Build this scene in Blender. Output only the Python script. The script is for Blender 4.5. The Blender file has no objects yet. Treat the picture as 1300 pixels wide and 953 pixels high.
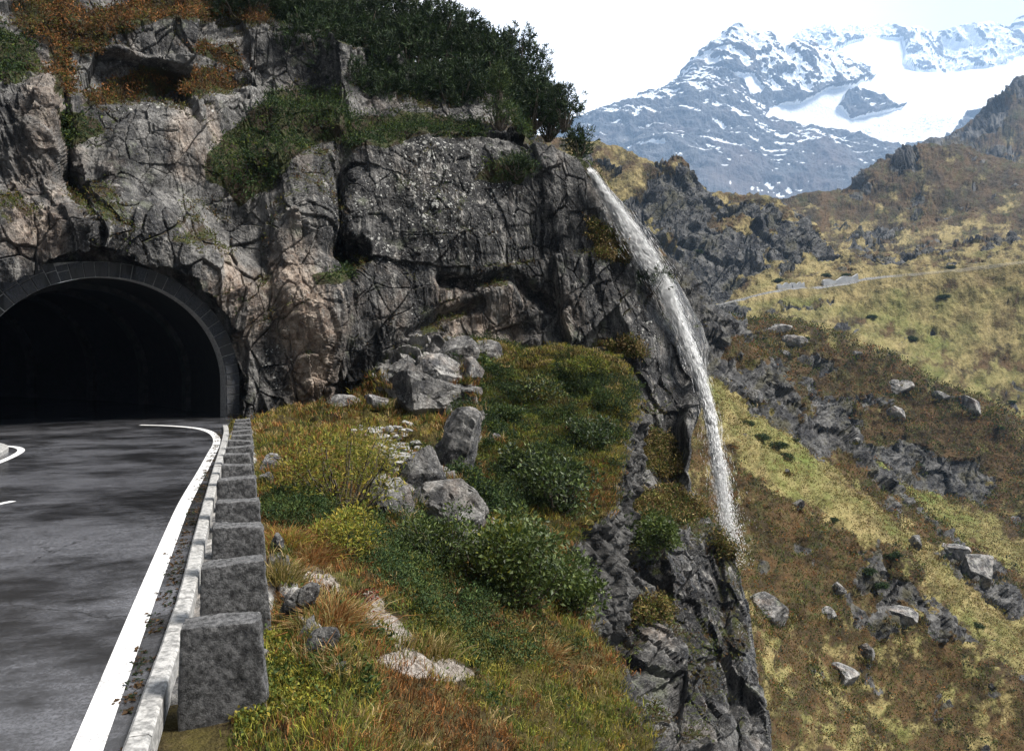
import bpy, math, random
import numpy as np
from mathutils import Vector

rng = np.random.default_rng(7)
random.seed(7)
SC = bpy.context.scene
COL = SC.collection
F = 1011.1          # focal length in photograph pixels (28 mm on 36 mm, 1300 px wide)
CX, CY = 650.0, 431.0
H = 2.9             # eye height above the road


def P(px, py, d):
    """a point at real depth d seen in the direction of photograph pixel (px, py)"""
    px, py, d = np.broadcast_arrays(np.asarray(px, float), np.asarray(py, float), np.asarray(d, float))
    return np.stack([(px - CX) / F * d, d, H - (py - CY) / F * d], -1)


def proj(p):
    return CX + F * p[..., 0] / p[..., 1], CY + F * (H - p[..., 2]) / p[..., 1]


def sstep(a, b, x):
    t = np.clip((x - a) / (b - a), 0, 1)
    return t * t * (3 - 2 * t)


# ------------------------------------------------------------------ noise
def _h(ix, iy, iz, s):
    h = (ix.astype(np.uint32) * np.uint32(374761393) + iy.astype(np.uint32) * np.uint32(668265263)
         + iz.astype(np.uint32) * np.uint32(2147483647) + np.uint32((s * 974711) & 0xffffffff))
    h = (h ^ (h >> np.uint32(13))) * np.uint32(1274126177)
    h = (h ^ (h >> np.uint32(16))) * np.uint32(2246822519)
    return h ^ (h >> np.uint32(13))


_G = rng.normal(size=(256, 3)).astype(np.float32)
_G /= np.linalg.norm(_G, axis=1, keepdims=True)


def perlin(p, s=0):
    p = np.asarray(p, np.float32)
    i = np.floor(p).astype(np.int32)
    f = p - i
    u = f * f * f * (f * (f * 6 - 15) + 10)
    out = np.zeros(p.shape[:-1], np.float32)
    for a in (0, 1):
        wx = u[..., 0] if a else 1 - u[..., 0]
        for b in (0, 1):
            wy = u[..., 1] if b else 1 - u[..., 1]
            for c in (0, 1):
                wz = u[..., 2] if c else 1 - u[..., 2]
                g = _G[_h(i[..., 0] + a, i[..., 1] + b, i[..., 2] + c, s) & np.uint32(255)]
                out += wx * wy * wz * (g[..., 0] * (f[..., 0] - a) + g[..., 1] * (f[..., 1] - b) + g[..., 2] * (f[..., 2] - c))
    return out * 1.5


def fbm(p, o=5, s=0, gain=.5, ridged=False):
    p = np.asarray(p, np.float32)
    t = 0; a = 1.0; n = 0
    for k in range(o):
        v = perlin(p * np.float32(2.03 ** k), s + k)
        if ridged:
            v = 1 - 2 * np.abs(v)
        t = t + a * v; n += a; a *= gain
    return t / n


def voro(p, s=0):
    """nearest / second cell distance, three randoms of the cell, vector to the cell point"""
    p = np.asarray(p, np.float32).reshape(-1, 3)
    i = np.floor(p).astype(np.int32)
    f = p - i
    N = len(p)
    f1 = np.full(N, 9, np.float32); f2 = np.full(N, 9, np.float32)
    hid = np.zeros(N, np.uint32); vec = np.zeros((N, 3), np.float32)
    for a in (-1, 0, 1):
        for b in (-1, 0, 1):
            for c in (-1, 0, 1):
                h = _h(i[:, 0] + a, i[:, 1] + b, i[:, 2] + c, s)
                r0 = (h & np.uint32(1023)).astype(np.float32) / 1023
                r1 = ((h >> np.uint32(10)) & np.uint32(1023)).astype(np.float32) / 1023
                r2 = ((h >> np.uint32(20)) & np.uint32(1023)).astype(np.float32) / 1023
                dx = f[:, 0] - a - r0; dy = f[:, 1] - b - r1; dz = f[:, 2] - c - r2
                dd = dx * dx + dy * dy + dz * dz
                m = dd < f1
                f2 = np.where(m, f1, np.minimum(f2, dd))
                f1 = np.where(m, dd, f1)
                hid = np.where(m, h, hid)
                vec[m, 0] = dx[m]; vec[m, 1] = dy[m]; vec[m, 2] = dz[m]
    h2 = (hid * np.uint32(2654435761)); h2 ^= h2 >> np.uint32(15)
    R = np.stack([(h2 & np.uint32(255)), (h2 >> np.uint32(8)) & np.uint32(255), (h2 >> np.uint32(16)) & np.uint32(255)], -1).astype(np.float32) / 255
    return np.sqrt(f1), np.sqrt(f2), R, vec


def blocks(p, scale, s=0, tilt=1.4, crack=.10):
    """chiselled joint blocks: each cell is its own tilted facet with open joints; about -1..1"""
    q = np.asarray(p, np.float32) / np.asarray(scale, np.float32)
    f1, f2, R, v = voro(q, s)
    o = (R[:, 0] - .5) * 1.1 + tilt * ((R[:, 1] - .5) * v[:, 0] + (R[:, 2] - .5) * v[:, 2] + (R[:, 0] - .5) * .5 * v[:, 1])
    c = 1 - sstep(0, crack, f2 - f1)
    return (o - .75 * c).reshape(np.shape(p)[:-1]), c.reshape(np.shape(p)[:-1])


def joints(p, sets, s=0, tilt=1.6, crack=.03):
    """granite joint sets: parallel fracture planes cut the rock into tilted angular blocks"""
    p = np.asarray(p, np.float32)
    ids = []; fr = []
    for k, (n, sp) in enumerate(sets):
        n = np.asarray(n, np.float32); n = n / np.linalg.norm(n)
        t = p @ n / sp + .55 * perlin(p * np.float32(.35 / sp), s + 3 * k)
        t = t + .38 * perlin(np.stack([t * .9, 0 * t, 0 * t + 3.3], -1), s + 3 * k + 1)
        i = np.floor(t); ids.append(i.astype(np.int32)); fr.append((t - i).astype(np.float32))
    h = _h(ids[0], ids[1], ids[2], s)
    R = [((h >> np.uint32(8 * k)) & np.uint32(255)).astype(np.float32) / 255 for k in range(4)]
    o = (R[3] - .5) * 1.2
    e = np.full(len(p), 1, np.float32)
    for k in range(3):
        o += tilt * (R[k] - .5) * (fr[k] - .5)
        e = np.minimum(e, np.minimum(fr[k], 1 - fr[k]) * sets[k][1])
    c = 1 - sstep(0, crack * 2, e)
    return o, c


def inpoly(px, py, poly):
    poly = np.asarray(poly, float)
    ins = np.zeros(np.shape(px), bool)
    j = len(poly) - 1
    for i in range(len(poly)):
        xi, yi = poly[i]; xj, yj = poly[j]
        if yi != yj:
            ins ^= ((yi > py) != (yj > py)) & (px < (xj - xi) * (py - yi) / (yj - yi) + xi)
        j = i
    return ins


def ell(px, py, cx, cy, rx, ry, ang=0, soft=.5):
    a = math.radians(ang)
    x = px - cx; y = py - cy
    u = (x * math.cos(a) + y * math.sin(a)) / rx
    v = (-x * math.sin(a) + y * math.cos(a)) / ry
    return 1 - sstep(1 - soft, 1 + soft, np.sqrt(u * u + v * v))


def seg_dist(px, py, pts):
    d = np.full(np.shape(px), 1e9)
    for (x0, y0), (x1, y1) in zip(pts[:-1], pts[1:]):
        L = (x1 - x0) ** 2 + (y1 - y0) ** 2
        t = np.clip(((px - x0) * (x1 - x0) + (py - y0) * (y1 - y0)) / L, 0, 1)
        d = np.minimum(d, np.hypot(px - x0 - t * (x1 - x0), py - y0 - t * (y1 - y0)))
    return d


def pchip(x, y, xn):
    """cubic hermite through rows of y (axis 0)"""
    x = np.asarray(x, float); y = np.asarray(y, float)
    h = np.diff(x); dl = np.diff(y, axis=0) / h.reshape(-1, *([1] * (y.ndim - 1)))
    m = np.zeros_like(y)
    m[1:-1] = np.where(dl[:-1] * dl[1:] > 0, 2 * dl[:-1] * dl[1:] / (dl[:-1] + dl[1:] + 1e-12 * np.sign(dl[:-1] + dl[1:] + 1e-30)), 0)
    m[0] = dl[0]; m[-1] = dl[-1]
    k = np.clip(np.searchsorted(x, xn, side='right') - 1, 0, len(x) - 2)
    sh = (-1,) + (1,) * (y.ndim - 1)
    t = ((xn - x[k]) / h[k]).reshape(sh); hh = h[k].reshape(sh)
    return ((2 * t ** 3 - 3 * t ** 2 + 1) * y[k] + (t ** 3 - 2 * t ** 2 + t) * hh * m[k]
            + (-2 * t ** 3 + 3 * t ** 2) * y[k + 1] + (t ** 3 - t ** 2) * hh * m[k + 1])


# ------------------------------------------------------------------ mesh / object helpers
def mesh_np(name, V, faces, mat=None, smooth=False, attrs=None, cols=None):
    """V (N,3); faces: an (M,k) array or a list of such arrays"""
    if not isinstance(faces, (list, tuple)):
        faces = [faces]
    me = bpy.data.meshes.new(name)
    V = np.ascontiguousarray(V, np.float32).reshape(-1, 3)
    me.vertices.add(len(V)); me.vertices.foreach_set('co', V.ravel())
    idx = np.concatenate([f.ravel() for f in faces]).astype(np.int32)
    tot = np.concatenate([np.full(len(f), f.shape[1], np.int32) for f in faces])
    st = np.concatenate([[0], np.cumsum(tot)[:-1]]).astype(np.int32)
    me.loops.add(len(idx)); me.loops.foreach_set('vertex_index', idx)
    me.polygons.add(len(tot)); me.polygons.foreach_set('loop_start', st)
    me.polygons.foreach_set('use_smooth', np.full(len(tot), smooth, bool))
    if attrs:
        for k, a in attrs.items():
            at = me.attributes.new(k, 'FLOAT', 'POINT')
            at.data.foreach_set('value', np.ascontiguousarray(a, np.float32).ravel())
    if cols is not None:
        at = me.attributes.new('tint', 'FLOAT_COLOR', 'POINT')
        c4 = np.ones((len(V), 4), np.float32); c4[:, :3] = cols
        at.data.foreach_set('color', c4.ravel())
    me.update(calc_edges=True)
    if mat:
        me.materials.append(mat)
    return me


def link(name, me, parent=None, loc=None):
    o = bpy.data.objects.new(name, me)
    COL.objects.link(o)
    if parent is not None:
        o.parent = parent
    if loc is not None:
        o.location = loc
    return o


def tag(o, label=None, cat=None, group=None, kind=None):
    if label: o['label'] = label
    if cat: o['category'] = cat
    if group: o['group'] = group
    if kind: o['kind'] = kind
    return o


def struct(name, me, label, cat):
    return tag(link(name, me), label, cat, kind='structure')


def gridfaces(r, c):
    i = np.arange(r * c).reshape(r, c)
    return np.stack([i[:-1, :-1], i[:-1, 1:], i[1:, 1:], i[1:, :-1]], -1).reshape(-1, 4)


def gnormals(V):
    du = np.gradient(V, axis=1); dv = np.gradient(V, axis=0)
    n = np.cross(du, dv)
    n /= np.linalg.norm(n, axis=-1, keepdims=True) + 1e-12
    return n


def blur(A, r):
    for ax in (0, 1):
        pad = [(0, 0)] * A.ndim; pad[ax] = (r + 1, r)
        c = np.cumsum(np.pad(A, pad, mode='edge'), axis=ax)
        n = A.shape[ax]; w_ = 2 * r + 1
        A = (np.take(c, range(w_, w_ + n), ax) - np.take(c, range(0, n), ax)) / w_
    return A


def soup(V, k):
    """independent polygons: V is (N,k,3)"""
    n = len(V)
    return V.reshape(-1, 3), np.arange(n * k).reshape(n, k)


def unit(v):
    return v / (np.linalg.norm(v, axis=-1, keepdims=True) + 1e-9)


def leaf_quads(c, d, n, size, aspect, fold=.12):
    """pointed leaves: base at c, growing along d"""
    size = np.broadcast_to(np.asarray(size, float), (len(c),))[:, None]
    d = unit(d); s = unit(np.cross(d, n)); n = unit(np.cross(s, d))
    mid = c + d * size * .5
    w = size * aspect * .5
    return np.stack([c, mid + s * w + n * size * fold, c + d * size, mid - s * w + n * size * fold], 1)


def blade_quads(c, d, bend, size, width):
    """grass blades, two bent segments, returned as (2N,4,3)"""
    size = np.broadcast_to(np.asarray(size, float), (len(c),))[:, None]
    width = np.broadcast_to(np.asarray(width, float), (len(c),))[:, None]
    d = unit(d); s = unit(np.cross(d, rng.normal(size=d.shape)))
    m = c + d * size * .55
    t = c + d * size * .9 + bend * size * .6
    a = np.stack([c - s * width, c + s * width, m + s * width * .75, m - s * width * .75], 1)
    b = np.stack([m - s * width * .75, m + s * width * .75, t + s * width * .12, t - s * width * .12], 1)
    return np.concatenate([a, b])


def tubes(paths, k=6):
    """paths: list of (pts (n,3), radii (n)); one mesh"""
    Vs = []; Fs = []; base = 0
    for pts, rad in paths:
        pts = np.asarray(pts, float); n = len(pts)
        t = unit(np.gradient(pts, axis=0))
        ref = np.tile(np.array([[.31, .2, .93]]), (n, 1))
        a = unit(np.cross(t, ref)); b = np.cross(t, a)
        ang = np.linspace(0, 2 * np.pi, k, endpoint=False)
        ring = pts[:, None] + np.asarray(rad)[:, None, None] * (np.cos(ang)[None, :, None] * a[:, None] + np.sin(ang)[None, :, None] * b[:, None])
        Vs.append(ring.reshape(-1, 3))
        i = np.arange(n * k).reshape(n, k) + base
        Fs.append(np.stack([i[:-1], np.roll(i[:-1], -1, 1), np.roll(i[1:], -1, 1), i[1:]], -1).reshape(-1, 4))
        base += n * k
    return np.concatenate(Vs), np.concatenate(Fs)


# ------------------------------------------------------------------ materials
class M:
    def __init__(s, name):
        s.m = bpy.data.materials.new(name); s.m.use_nodes = True
        s.t = s.m.node_tree; s.t.nodes.clear()
        s.out = s.t.nodes.new('ShaderNodeOutputMaterial')
        g = s.t.nodes.new('ShaderNodeNewGeometry'); s.pos = g.outputs['Position']; s.nor = g.outputs['Normal']
        tc = s.t.nodes.new('ShaderNodeTexCoord'); s.obj = tc.outputs['Object']

    def set(s, sock, v):
        if isinstance(v, bpy.types.NodeSocket): s.t.links.new(v, sock)
        elif isinstance(v, (tuple, list)) and len(v) == 3 and sock.type == 'RGBA': sock.default_value = (*v, 1)
        else: sock.default_value = v

    def map(s, v, scale=(1, 1, 1), rot=(0, 0, 0), loc=(0, 0, 0)):
        n = s.t.nodes.new('ShaderNodeMapping'); s.set(n.inputs[0], v)
        n.inputs['Scale'].default_value = scale; n.inputs['Rotation'].default_value = rot; n.inputs['Location'].default_value = loc
        return n.outputs[0]

    def noise(s, v, scale, detail=6, rough=.55, dist=0, col=False):
        n = s.t.nodes.new('ShaderNodeTexNoise'); s.set(n.inputs['Vector'], v)
        n.inputs['Scale'].default_value = scale; n.inputs['Detail'].default_value = detail
        n.inputs['Roughness'].default_value = rough; n.inputs['Distortion'].default_value = dist
        return n.outputs['Color' if col else 'Fac']

    def voro(s, v, scale, feature='F1', out='Distance', rand=1):
        n = s.t.nodes.new('ShaderNodeTexVoronoi'); s.set(n.inputs['Vector'], v); n.feature = feature
        n.inputs['Scale'].default_value = scale; n.inputs['Randomness'].default_value = rand
        return n.outputs[out]

    def rng(s, v, a, b, c=0, d=1, smooth=True):
        n = s.t.nodes.new('ShaderNodeMapRange'); n.interpolation_type = 'SMOOTHSTEP' if smooth else 'LINEAR'
        s.set(n.inputs[0], v)
        for i, x in enumerate((a, b, c, d)): s.set(n.inputs[i + 1], x)
        return n.outputs[0]

    def math(s, op, a, b=0.0, clamp=False):
        n = s.t.nodes.new('ShaderNodeMath'); n.operation = op; n.use_clamp = clamp
        s.set(n.inputs[0], a); s.set(n.inputs[1], b)
        return n.outputs[0]

    def vadd(s, a, b, scale=1.0):
        n = s.t.nodes.new('ShaderNodeVectorMath'); n.operation = 'MULTIPLY_ADD'
        s.set(n.inputs[0], b); n.inputs[1].default_value = (scale,) * 3; s.set(n.inputs[2], a)
        return n.outputs[0]

    def mix(s, f, a, b, mode='MIX'):
        n = s.t.nodes.new('ShaderNodeMix'); n.data_type = 'RGBA'; n.blend_type = mode
        s.set(n.inputs[0], f); s.set(n.inputs[6], a); s.set(n.inputs[7], b)
        return n.outputs[2]

    def attr(s, name, out='Fac'):
        n = s.t.nodes.new('ShaderNodeAttribute'); n.attribute_name = name
        return n.outputs[out]

    def z(s, v):
        n = s.t.nodes.new('ShaderNodeSeparateXYZ'); s.set(n.inputs[0], v); return n.outputs[2]

    def bump(s, h, strength=.5, dist=.05, normal=None):
        n = s.t.nodes.new('ShaderNodeBump'); s.set(n.inputs['Height'], h)
        n.inputs['Strength'].default_value = strength; n.inputs['Distance'].default_value = dist
        if normal: s.set(n.inputs['Normal'], normal)
        return n.outputs[0]

    def bsdf(s, col, rough=.9, normal=None, spec=.3):
        n = s.t.nodes.new('ShaderNodeBsdfPrincipled')
        s.set(n.inputs['Base Color'], col); s.set(n.inputs['Roughness'], rough); s.set(n.inputs['Specular IOR Level'], spec)
        if normal: s.set(n.inputs['Normal'], normal)
        return n.outputs[0]

    def surf(s, sh):
        s.t.links.new(sh, s.out.inputs['Surface']); return s.m


def rock_material(name, k=1.0, masks=True, wet=True, tone=1.0):
    """k: feature frequency per metre scale"""
    m = M(name)
    p = m.pos if masks else m.obj
    w = m.vadd(p, m.noise(p, .35 * k, 3, col=True), 1.2 / k)
    n1 = m.noise(w, .5 * k, 9, .62)
    n2 = m.noise(w, 2.3 * k, 8, .66)
    base = m.mix(m.rng(n1, .40, .62), (.042 * tone, .042 * tone, .045 * tone), (.27 * tone, .263 * tone, .252 * tone))
    base = m.mix(m.rng(n2, .52, .72, 0, .6), base, (.40 * tone, .385 * tone, .37 * tone))
    base = m.mix(m.rng(n2, .46, .28, 0, .75), base, (.035, .035, .038))
    # warm iron stained faces
    wn = m.noise(m.map(w, (1, 1, .45), loc=(7, 3, 1)), .55 * k, 6, .6)
    if masks:
        wm = m.math('ADD', m.rng(wn, .44, .68, -.3, .26), m.math('MULTIPLY', m.attr('warm'), m.rng(wn, .3, .55, .35, 1.0)), True)
    else:
        wm = m.rng(wn, .5, .72, 0, .4)
    base = m.mix(wm, base, m.mix(m.rng(n2, .35, .65), (.28, .19, .135), (.66, .55, .45)))
    # dark water streaks down the face, plus darker patches set by the mask
    st = m.noise(m.map(w, (1.0, 1.0, .07)), 1.15 * k, 6, .65)
    sm = m.rng(st, .475, .575)
    if masks:
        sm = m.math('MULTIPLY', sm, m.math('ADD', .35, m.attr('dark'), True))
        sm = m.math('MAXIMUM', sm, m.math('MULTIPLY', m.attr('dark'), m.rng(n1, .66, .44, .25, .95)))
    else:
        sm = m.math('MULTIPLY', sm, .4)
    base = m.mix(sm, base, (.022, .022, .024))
    # narrow runs of black algae between paler strips
    st2 = m.noise(m.map(w, (1.0, 1.0, .06), loc=(13, 1, 4)), 3.1 * k, 7, .68)
    a2 = m.math('ADD', .36, m.math('MULTIPLY', m.attr('dark'), .6), True) if masks else .25
    base = m.mix(m.math('MULTIPLY', m.rng(st2, .49, .57), a2), base, (.018, .018, .019))
    base = m.mix(m.math('MULTIPLY', m.rng(st2, .44, .34), m.math('MULTIPLY', a2, 1.0)), base, (.44, .42, .39))
    # crystal speckle of the granite
    sp = m.noise(p, 9.0 * k, 6, .82)
    base = m.mix(m.rng(sp, .54, .66, 0, .55), base, (.46, .45, .43))
    base = m.mix(m.rng(sp, .47, .36, 0, .8), base, (.016, .016, .017))
    # grey green lichen crust
    g = m.noise(m.map(p, loc=(31, 5, 9)), .8 * k, 8, .7)
    base = m.mix(m.rng(g, .56, .70, 0, .5), base, (.25, .27, .19))
    # pale lichen spots
    vd = m.voro(m.vadd(p, m.noise(p, 3 * k, 3, col=True), .25 / k), 2.6 * k)
    vd2 = m.voro(m.vadd(p, m.noise(p, 6 * k, 3, col=True), .12 / k), 6.5 * k)
    ln = m.noise(m.map(p, loc=(3, 77, 1)), .45 * k, 4, .6)
    lm = m.attr('lichen') if masks else .25
    thr = m.math('MULTIPLY', m.math('ADD', m.rng(ln, .42, .7, -.1, .35), lm, True), .36)
    l1 = m.rng(m.math('SUBTRACT', thr, vd), 0, .03)
    l2 = m.rng(m.math('SUBTRACT', m.math('MULTIPLY', thr, 1.1), vd2), 0, .05)
    base = m.mix(m.math('MULTIPLY', m.math('MAXIMUM', l1, l2), .85), base, (.60, .60, .57))
    # hairline joints
    cn = m.noise(m.map(p, (1, 1, .55), (.2, .3, 0)), .9 * k, 5, .55)
    cn2 = m.noise(m.map(p, (.6, 1, 1.1), (.1, -.6, 0), (9, 2, 4)), 1.3 * k, 5, .55)
    cm = m.math('MAXIMUM', m.rng(m.math('ABSOLUTE', m.math('SUBTRACT', cn, .5)), .001, .008, 1, 0), m.rng(m.math('ABSOLUTE', m.math('SUBTRACT', cn2, .47)), .001, .007, 1, 0))
    cm = m.math('MULTIPLY', cm, m.rng(m.noise(p, .7 * k, 3), .46, .58))
    base = m.mix(m.math('MULTIPLY', cm, .3 if masks else .5), base, (.015, .014, .013))
    if masks:
        mo = m.math('MULTIPLY', m.attr('moss'), 1.0)
        mn = m.noise(p, 3.0, 7, .7)
        mm = m.rng(m.math('ADD', mo, m.math('MULTIPLY', m.math('SUBTRACT', mn, .5), .8)), .42, .58)
        mc = m.mix(m.rng(m.noise(p, 1.1, 5), .4, .6), (.045, .030, .014), (.055, .065, .018))
        base = m.mix(mm, base, mc)
    h = m.math('ADD', m.math('MULTIPLY', m.noise(w, 3.2 * k, 12, .74), 1.2), m.math('MULTIPLY', cm, -.4))
    nb = m.bump(h, 1.0, .28 / k)
    rough = .85
    if masks and wet:
        rough = m.rng(m.math('MULTIPLY', sm, m.attr('wet')), .1, .7, .85, .30)
    return m.surf(m.bsdf(base, rough, nb, .35))


def leaf_material(name, trans=.3, rough=.7, spec=.2):
    m = M(name)
    c = m.attr('tint', 'Color')
    n = m.noise(m.pos, 9, 3)
    c = m.mix(.35, c, m.mix(n, (0, 0, 0), (1, 1, 1)), 'OVERLAY')
    b = m.bsdf(c, rough, None, spec)
    tr = m.t.nodes.new('ShaderNodeBsdfTranslucent'); m.set(tr.inputs[0], c)
    mx = m.t.nodes.new('ShaderNodeMixShader'); mx.inputs[0].default_value = trans
    m.t.links.new(b, mx.inputs[1]); m.t.links.new(tr.outputs[0], mx.inputs[2])
    return m.surf(mx.outputs[0])


MAT = {}
MAT['cliff'] = rock_material('cliff_rock')
MAT['boulder'] = rock_material('pale_boulder_rock', 2.2, False, False, 1.45)
MAT['far_boulder'] = rock_material('far_boulder_rock', .5, False, False, 1.7)
MAT['dark_boulder'] = rock_material('grey_boulder_rock', 1.6, False, False, 1.15)
MAT['leaf'] = leaf_material('leaves')
MAT['gloss_leaf'] = leaf_material('glossy_leaves', .25, .5, .3)
MAT['needle'] = leaf_material('needles', .12, .65, .2)


def simple(name, c0, c1, scale, rough=.85, bumpd=.02, bs=.5, detail=8, spec=.3):
    m = M(name)
    n = m.noise(m.obj, scale, detail, .65)
    return m.surf(m.bsdf(m.mix(m.rng(n, .35, .65), c0, c1), rough, m.bump(n, bs, bumpd), spec))


MAT['bark'] = simple('bark', (.05, .04, .03), (.17, .14, .11), 14)
MAT['kerb'] = simple('kerb_granite', (.15, .15, .147), (.38, .375, .365), 16, .85, .03)
MAT['mortar'] = simple('mortar', (.22, .22, .22), (.40, .40, .39), 9)
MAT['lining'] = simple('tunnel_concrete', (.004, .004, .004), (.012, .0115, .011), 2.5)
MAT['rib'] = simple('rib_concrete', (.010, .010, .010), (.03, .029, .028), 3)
MAT['far_wall'] = simple('pale_concrete', (.42, .43, .44), (.60, .61, .62), .3)
MAT['far_road'] = simple('far_asphalt', (.30, .30, .30), (.40, .40, .40), .5)


def granite(name, lo, hi):
    m = M(name)
    a = m.noise(m.obj, 18, 10, .75); b = m.voro(m.obj, 70, 'F1'); c = m.noise(m.obj, 3, 5)
    col = m.mix(m.rng(a, .36, .66), lo, hi)
    col = m.mix(m.rng(b, .25, .05, 0, .5), col, (.4, .4, .4))
    col = m.mix(m.rng(c, .55, .75, 0, .5), col, (.045, .043, .04))
    if 'arch' in name:
        col = m.mix(m.rng(m.voro(m.pos, 2.1, 'F1', 'Color'), .2, .8, 0, .8), col, (.08, .08, .08))
        col = m.mix(m.rng(m.noise(m.map(m.pos, (1, 1, .2)), 1.6, 5), .52, .64, 0, .7), col, (.012, .012, .012))
    h = m.math('ADD', a, m.math('MULTIPLY', m.noise(m.obj, 7, 8, .7), .8))
    return m.surf(m.bsdf(col, .8, m.bump(h, 1, .06), .3))


MAT['granite'] = granite('hammered_granite', (.028, .028, .030), (.20, .20, .203))
MAT['voussoir'] = granite('arch_stone', (.032, .035, .042), (.115, .125, .145))
MAT['wall_stone'] = rock_material('wall_stone', 3.0, False, False, 1.9)


# ------------------------------------------------------------------ road level and road surface
def zroad(d):
    return -.25 * sstep(8, 27, d)


def ground(px, py):
    d = 2.9 * F / (py - CY)
    for _ in range(20):
        d = (H - zroad(d)) * F / (py - CY)
    return P(px, py, d)


def smooth_path(pts, n=80):
    pts = np.asarray(pts, float)
    s = np.concatenate([[0], np.cumsum(np.linalg.norm(np.diff(pts, axis=0), axis=1))])
    q = pchip(s, pts, np.linspace(0, s[-1], n))
    s2 = np.concatenate([[0], np.cumsum(np.linalg.norm(np.diff(q, axis=0), axis=1))])
    return np.stack([np.interp(np.linspace(0, s2[-1], n), s2, q[:, i]) for i in range(q.shape[1])], -1)


def back(p0, p1, L):
    """continue a ground line backwards past p0"""
    v = p0 - p1; v[2] = 0
    return p0 + v / np.linalg.norm(v) * L


kerb_px = [(205, 863), (232, 780), (253, 690), (265, 640), (275, 600), (284, 566), (287, 549), (285, 541)]
K = [ground(*q) for q in kerb_px]
K = np.array([back(K[0], K[1], 18.)] + K)
KP = smooth_path(K, 160); KP[:, 2] = zroad(KP[:, 1])


def kerb_x(d):
    return np.interp(d, KP[:, 1], KP[:, 0])


# portal frame
Rf = P(286, 530, 32.2); Rf[2] = -.25
th = math.radians(40)
PT = np.array([-math.cos(th), -math.sin(th), 0]); PA = np.array([-math.sin(th), math.cos(th), 0])
PW, PH, PS = 8.7, 5.45, 1.35


def profile(off=0.0, n=90):
    """arch outline (u, z), offset outwards"""
    a, b = PW / 2 + off, PH - PS + off
    t = np.linspace(0, np.pi, n)
    u = PW / 2 - a * np.cos(t); z = PS + b * np.sin(t)
    lo = np.linspace(-.6, PS, 9)[:-1]
    U = np.concatenate([np.full(8, u[0]), u, np.full(8, u[-1])]); Z = np.concatenate([lo, z, lo[::-1]])
    return U, Z


def pworld(u, z, w):
    return Rf + np.multiply.outer(u, PT) + np.multiply.outer(w, PA) + np.multiply.outer(z, np.array([0, 0, 1.]))


# road sheet
ds = np.concatenate([np.linspace(-14, 26.5, 90), np.linspace(27, 75, 60)])
xr = np.where(ds < 27.5, kerb_x(ds) - .1, np.interp(ds, [27.5, 32, 40, 75], [kerb_x(27.4) - .1, Rf[0] + .4, Rf[0] - 6, Rf[0] - 45]))
S = np.linspace(0, 1, 60)
RX = xr[:, None] + S[None] * (-62 - xr[:, None])
RV = np.stack([RX, np.broadcast_to(ds[:, None], RX.shape), zroad(np.broadcast_to(ds[:, None], RX.shape))], -1)
m = M('wet_asphalt')
gr = m.noise(m.pos, 26, 8, .82)
# damp streaks run along the lane
al = m.map(m.pos, (1, 1, 1), (0, 0, math.radians(-17)))
stx = m.noise(m.map(m.vadd(al, m.noise(m.pos, .5, 3, col=True), .6), (.30, .50, 1)), 1.0, 10, .72)
fine = m.noise(m.map(al, (1.2, 3.5, 1)), 1.6, 8, .7)
wetm = m.math('ADD', stx, m.math('MULTIPLY', m.math('SUBTRACT', fine, .5), .22))
dry = m.rng(wetm, .36, .66)
col = m.mix(dry, (.014, .014, .015), m.mix(m.rng(gr, .3, .7), (.028, .029, .033), (.150, .153, .170)))
# hairline cracks and small patches of old repair
ck = m.voro(m.vadd(m.pos, m.noise(m.pos, 1.4, 5, .65, col=True), .8), .28, 'DISTANCE_TO_EDGE')
col = m.mix(m.math('MULTIPLY', m.rng(ck, 0, .006, 1, 0), m.rng(m.noise(m.pos, .3, 2), .48, .6, 0, .75)), col, (.008, .008, .008))
rg = m.rng(dry, 0, 1, .12, .25)
h = m.math('ADD', m.math('MULTIPLY', gr, 1.0), m.math('MULTIPLY', m.noise(m.pos, 140, 2), .6))
MAT['road'] = m.surf(m.bsdf(col, rg, m.bump(h, .2, .008), .7))
struct('road', mesh_np('road', RV.reshape(-1, 3), gridfaces(*RX.shape)[:, ::-1], MAT['road'], True),
       'wet grey asphalt road curving left into the dark tunnel', 'road')

m = M('road_paint')
pn = m.noise(m.pos, 30, 6, .7); pn2 = m.noise(m.pos, 3, 5)
MAT['paint'] = m.surf(m.bsdf(m.mix(m.rng(m.math('ADD', pn, m.math('MULTIPLY', m.math('SUBTRACT', pn2, .5), .5)), .52, .66, 0, .75), m.mix(pn2, (.58, .58, .585), (.74, .74, .74)), (.12, .12, .12)), .5, m.bump(pn, .2, .004), .4))


def strip(pts, w, zoff):
    pts = np.array(pts); pts[:, 2] = zroad(pts[:, 1]) + zoff
    t = unit(np.gradient(pts[:, :2], axis=0)); s = np.stack([-t[:, 1], t[:, 0], 0 * t[:, 0]], -1)
    V = np.stack([pts + s * w / 2, pts - s * w / 2], 1)
    V[:, :, 2] = zroad(V[:, :, 1]) + zoff
    return V.reshape(-1, 3), gridfaces(len(pts), 2)[:, ::-1]


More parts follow.
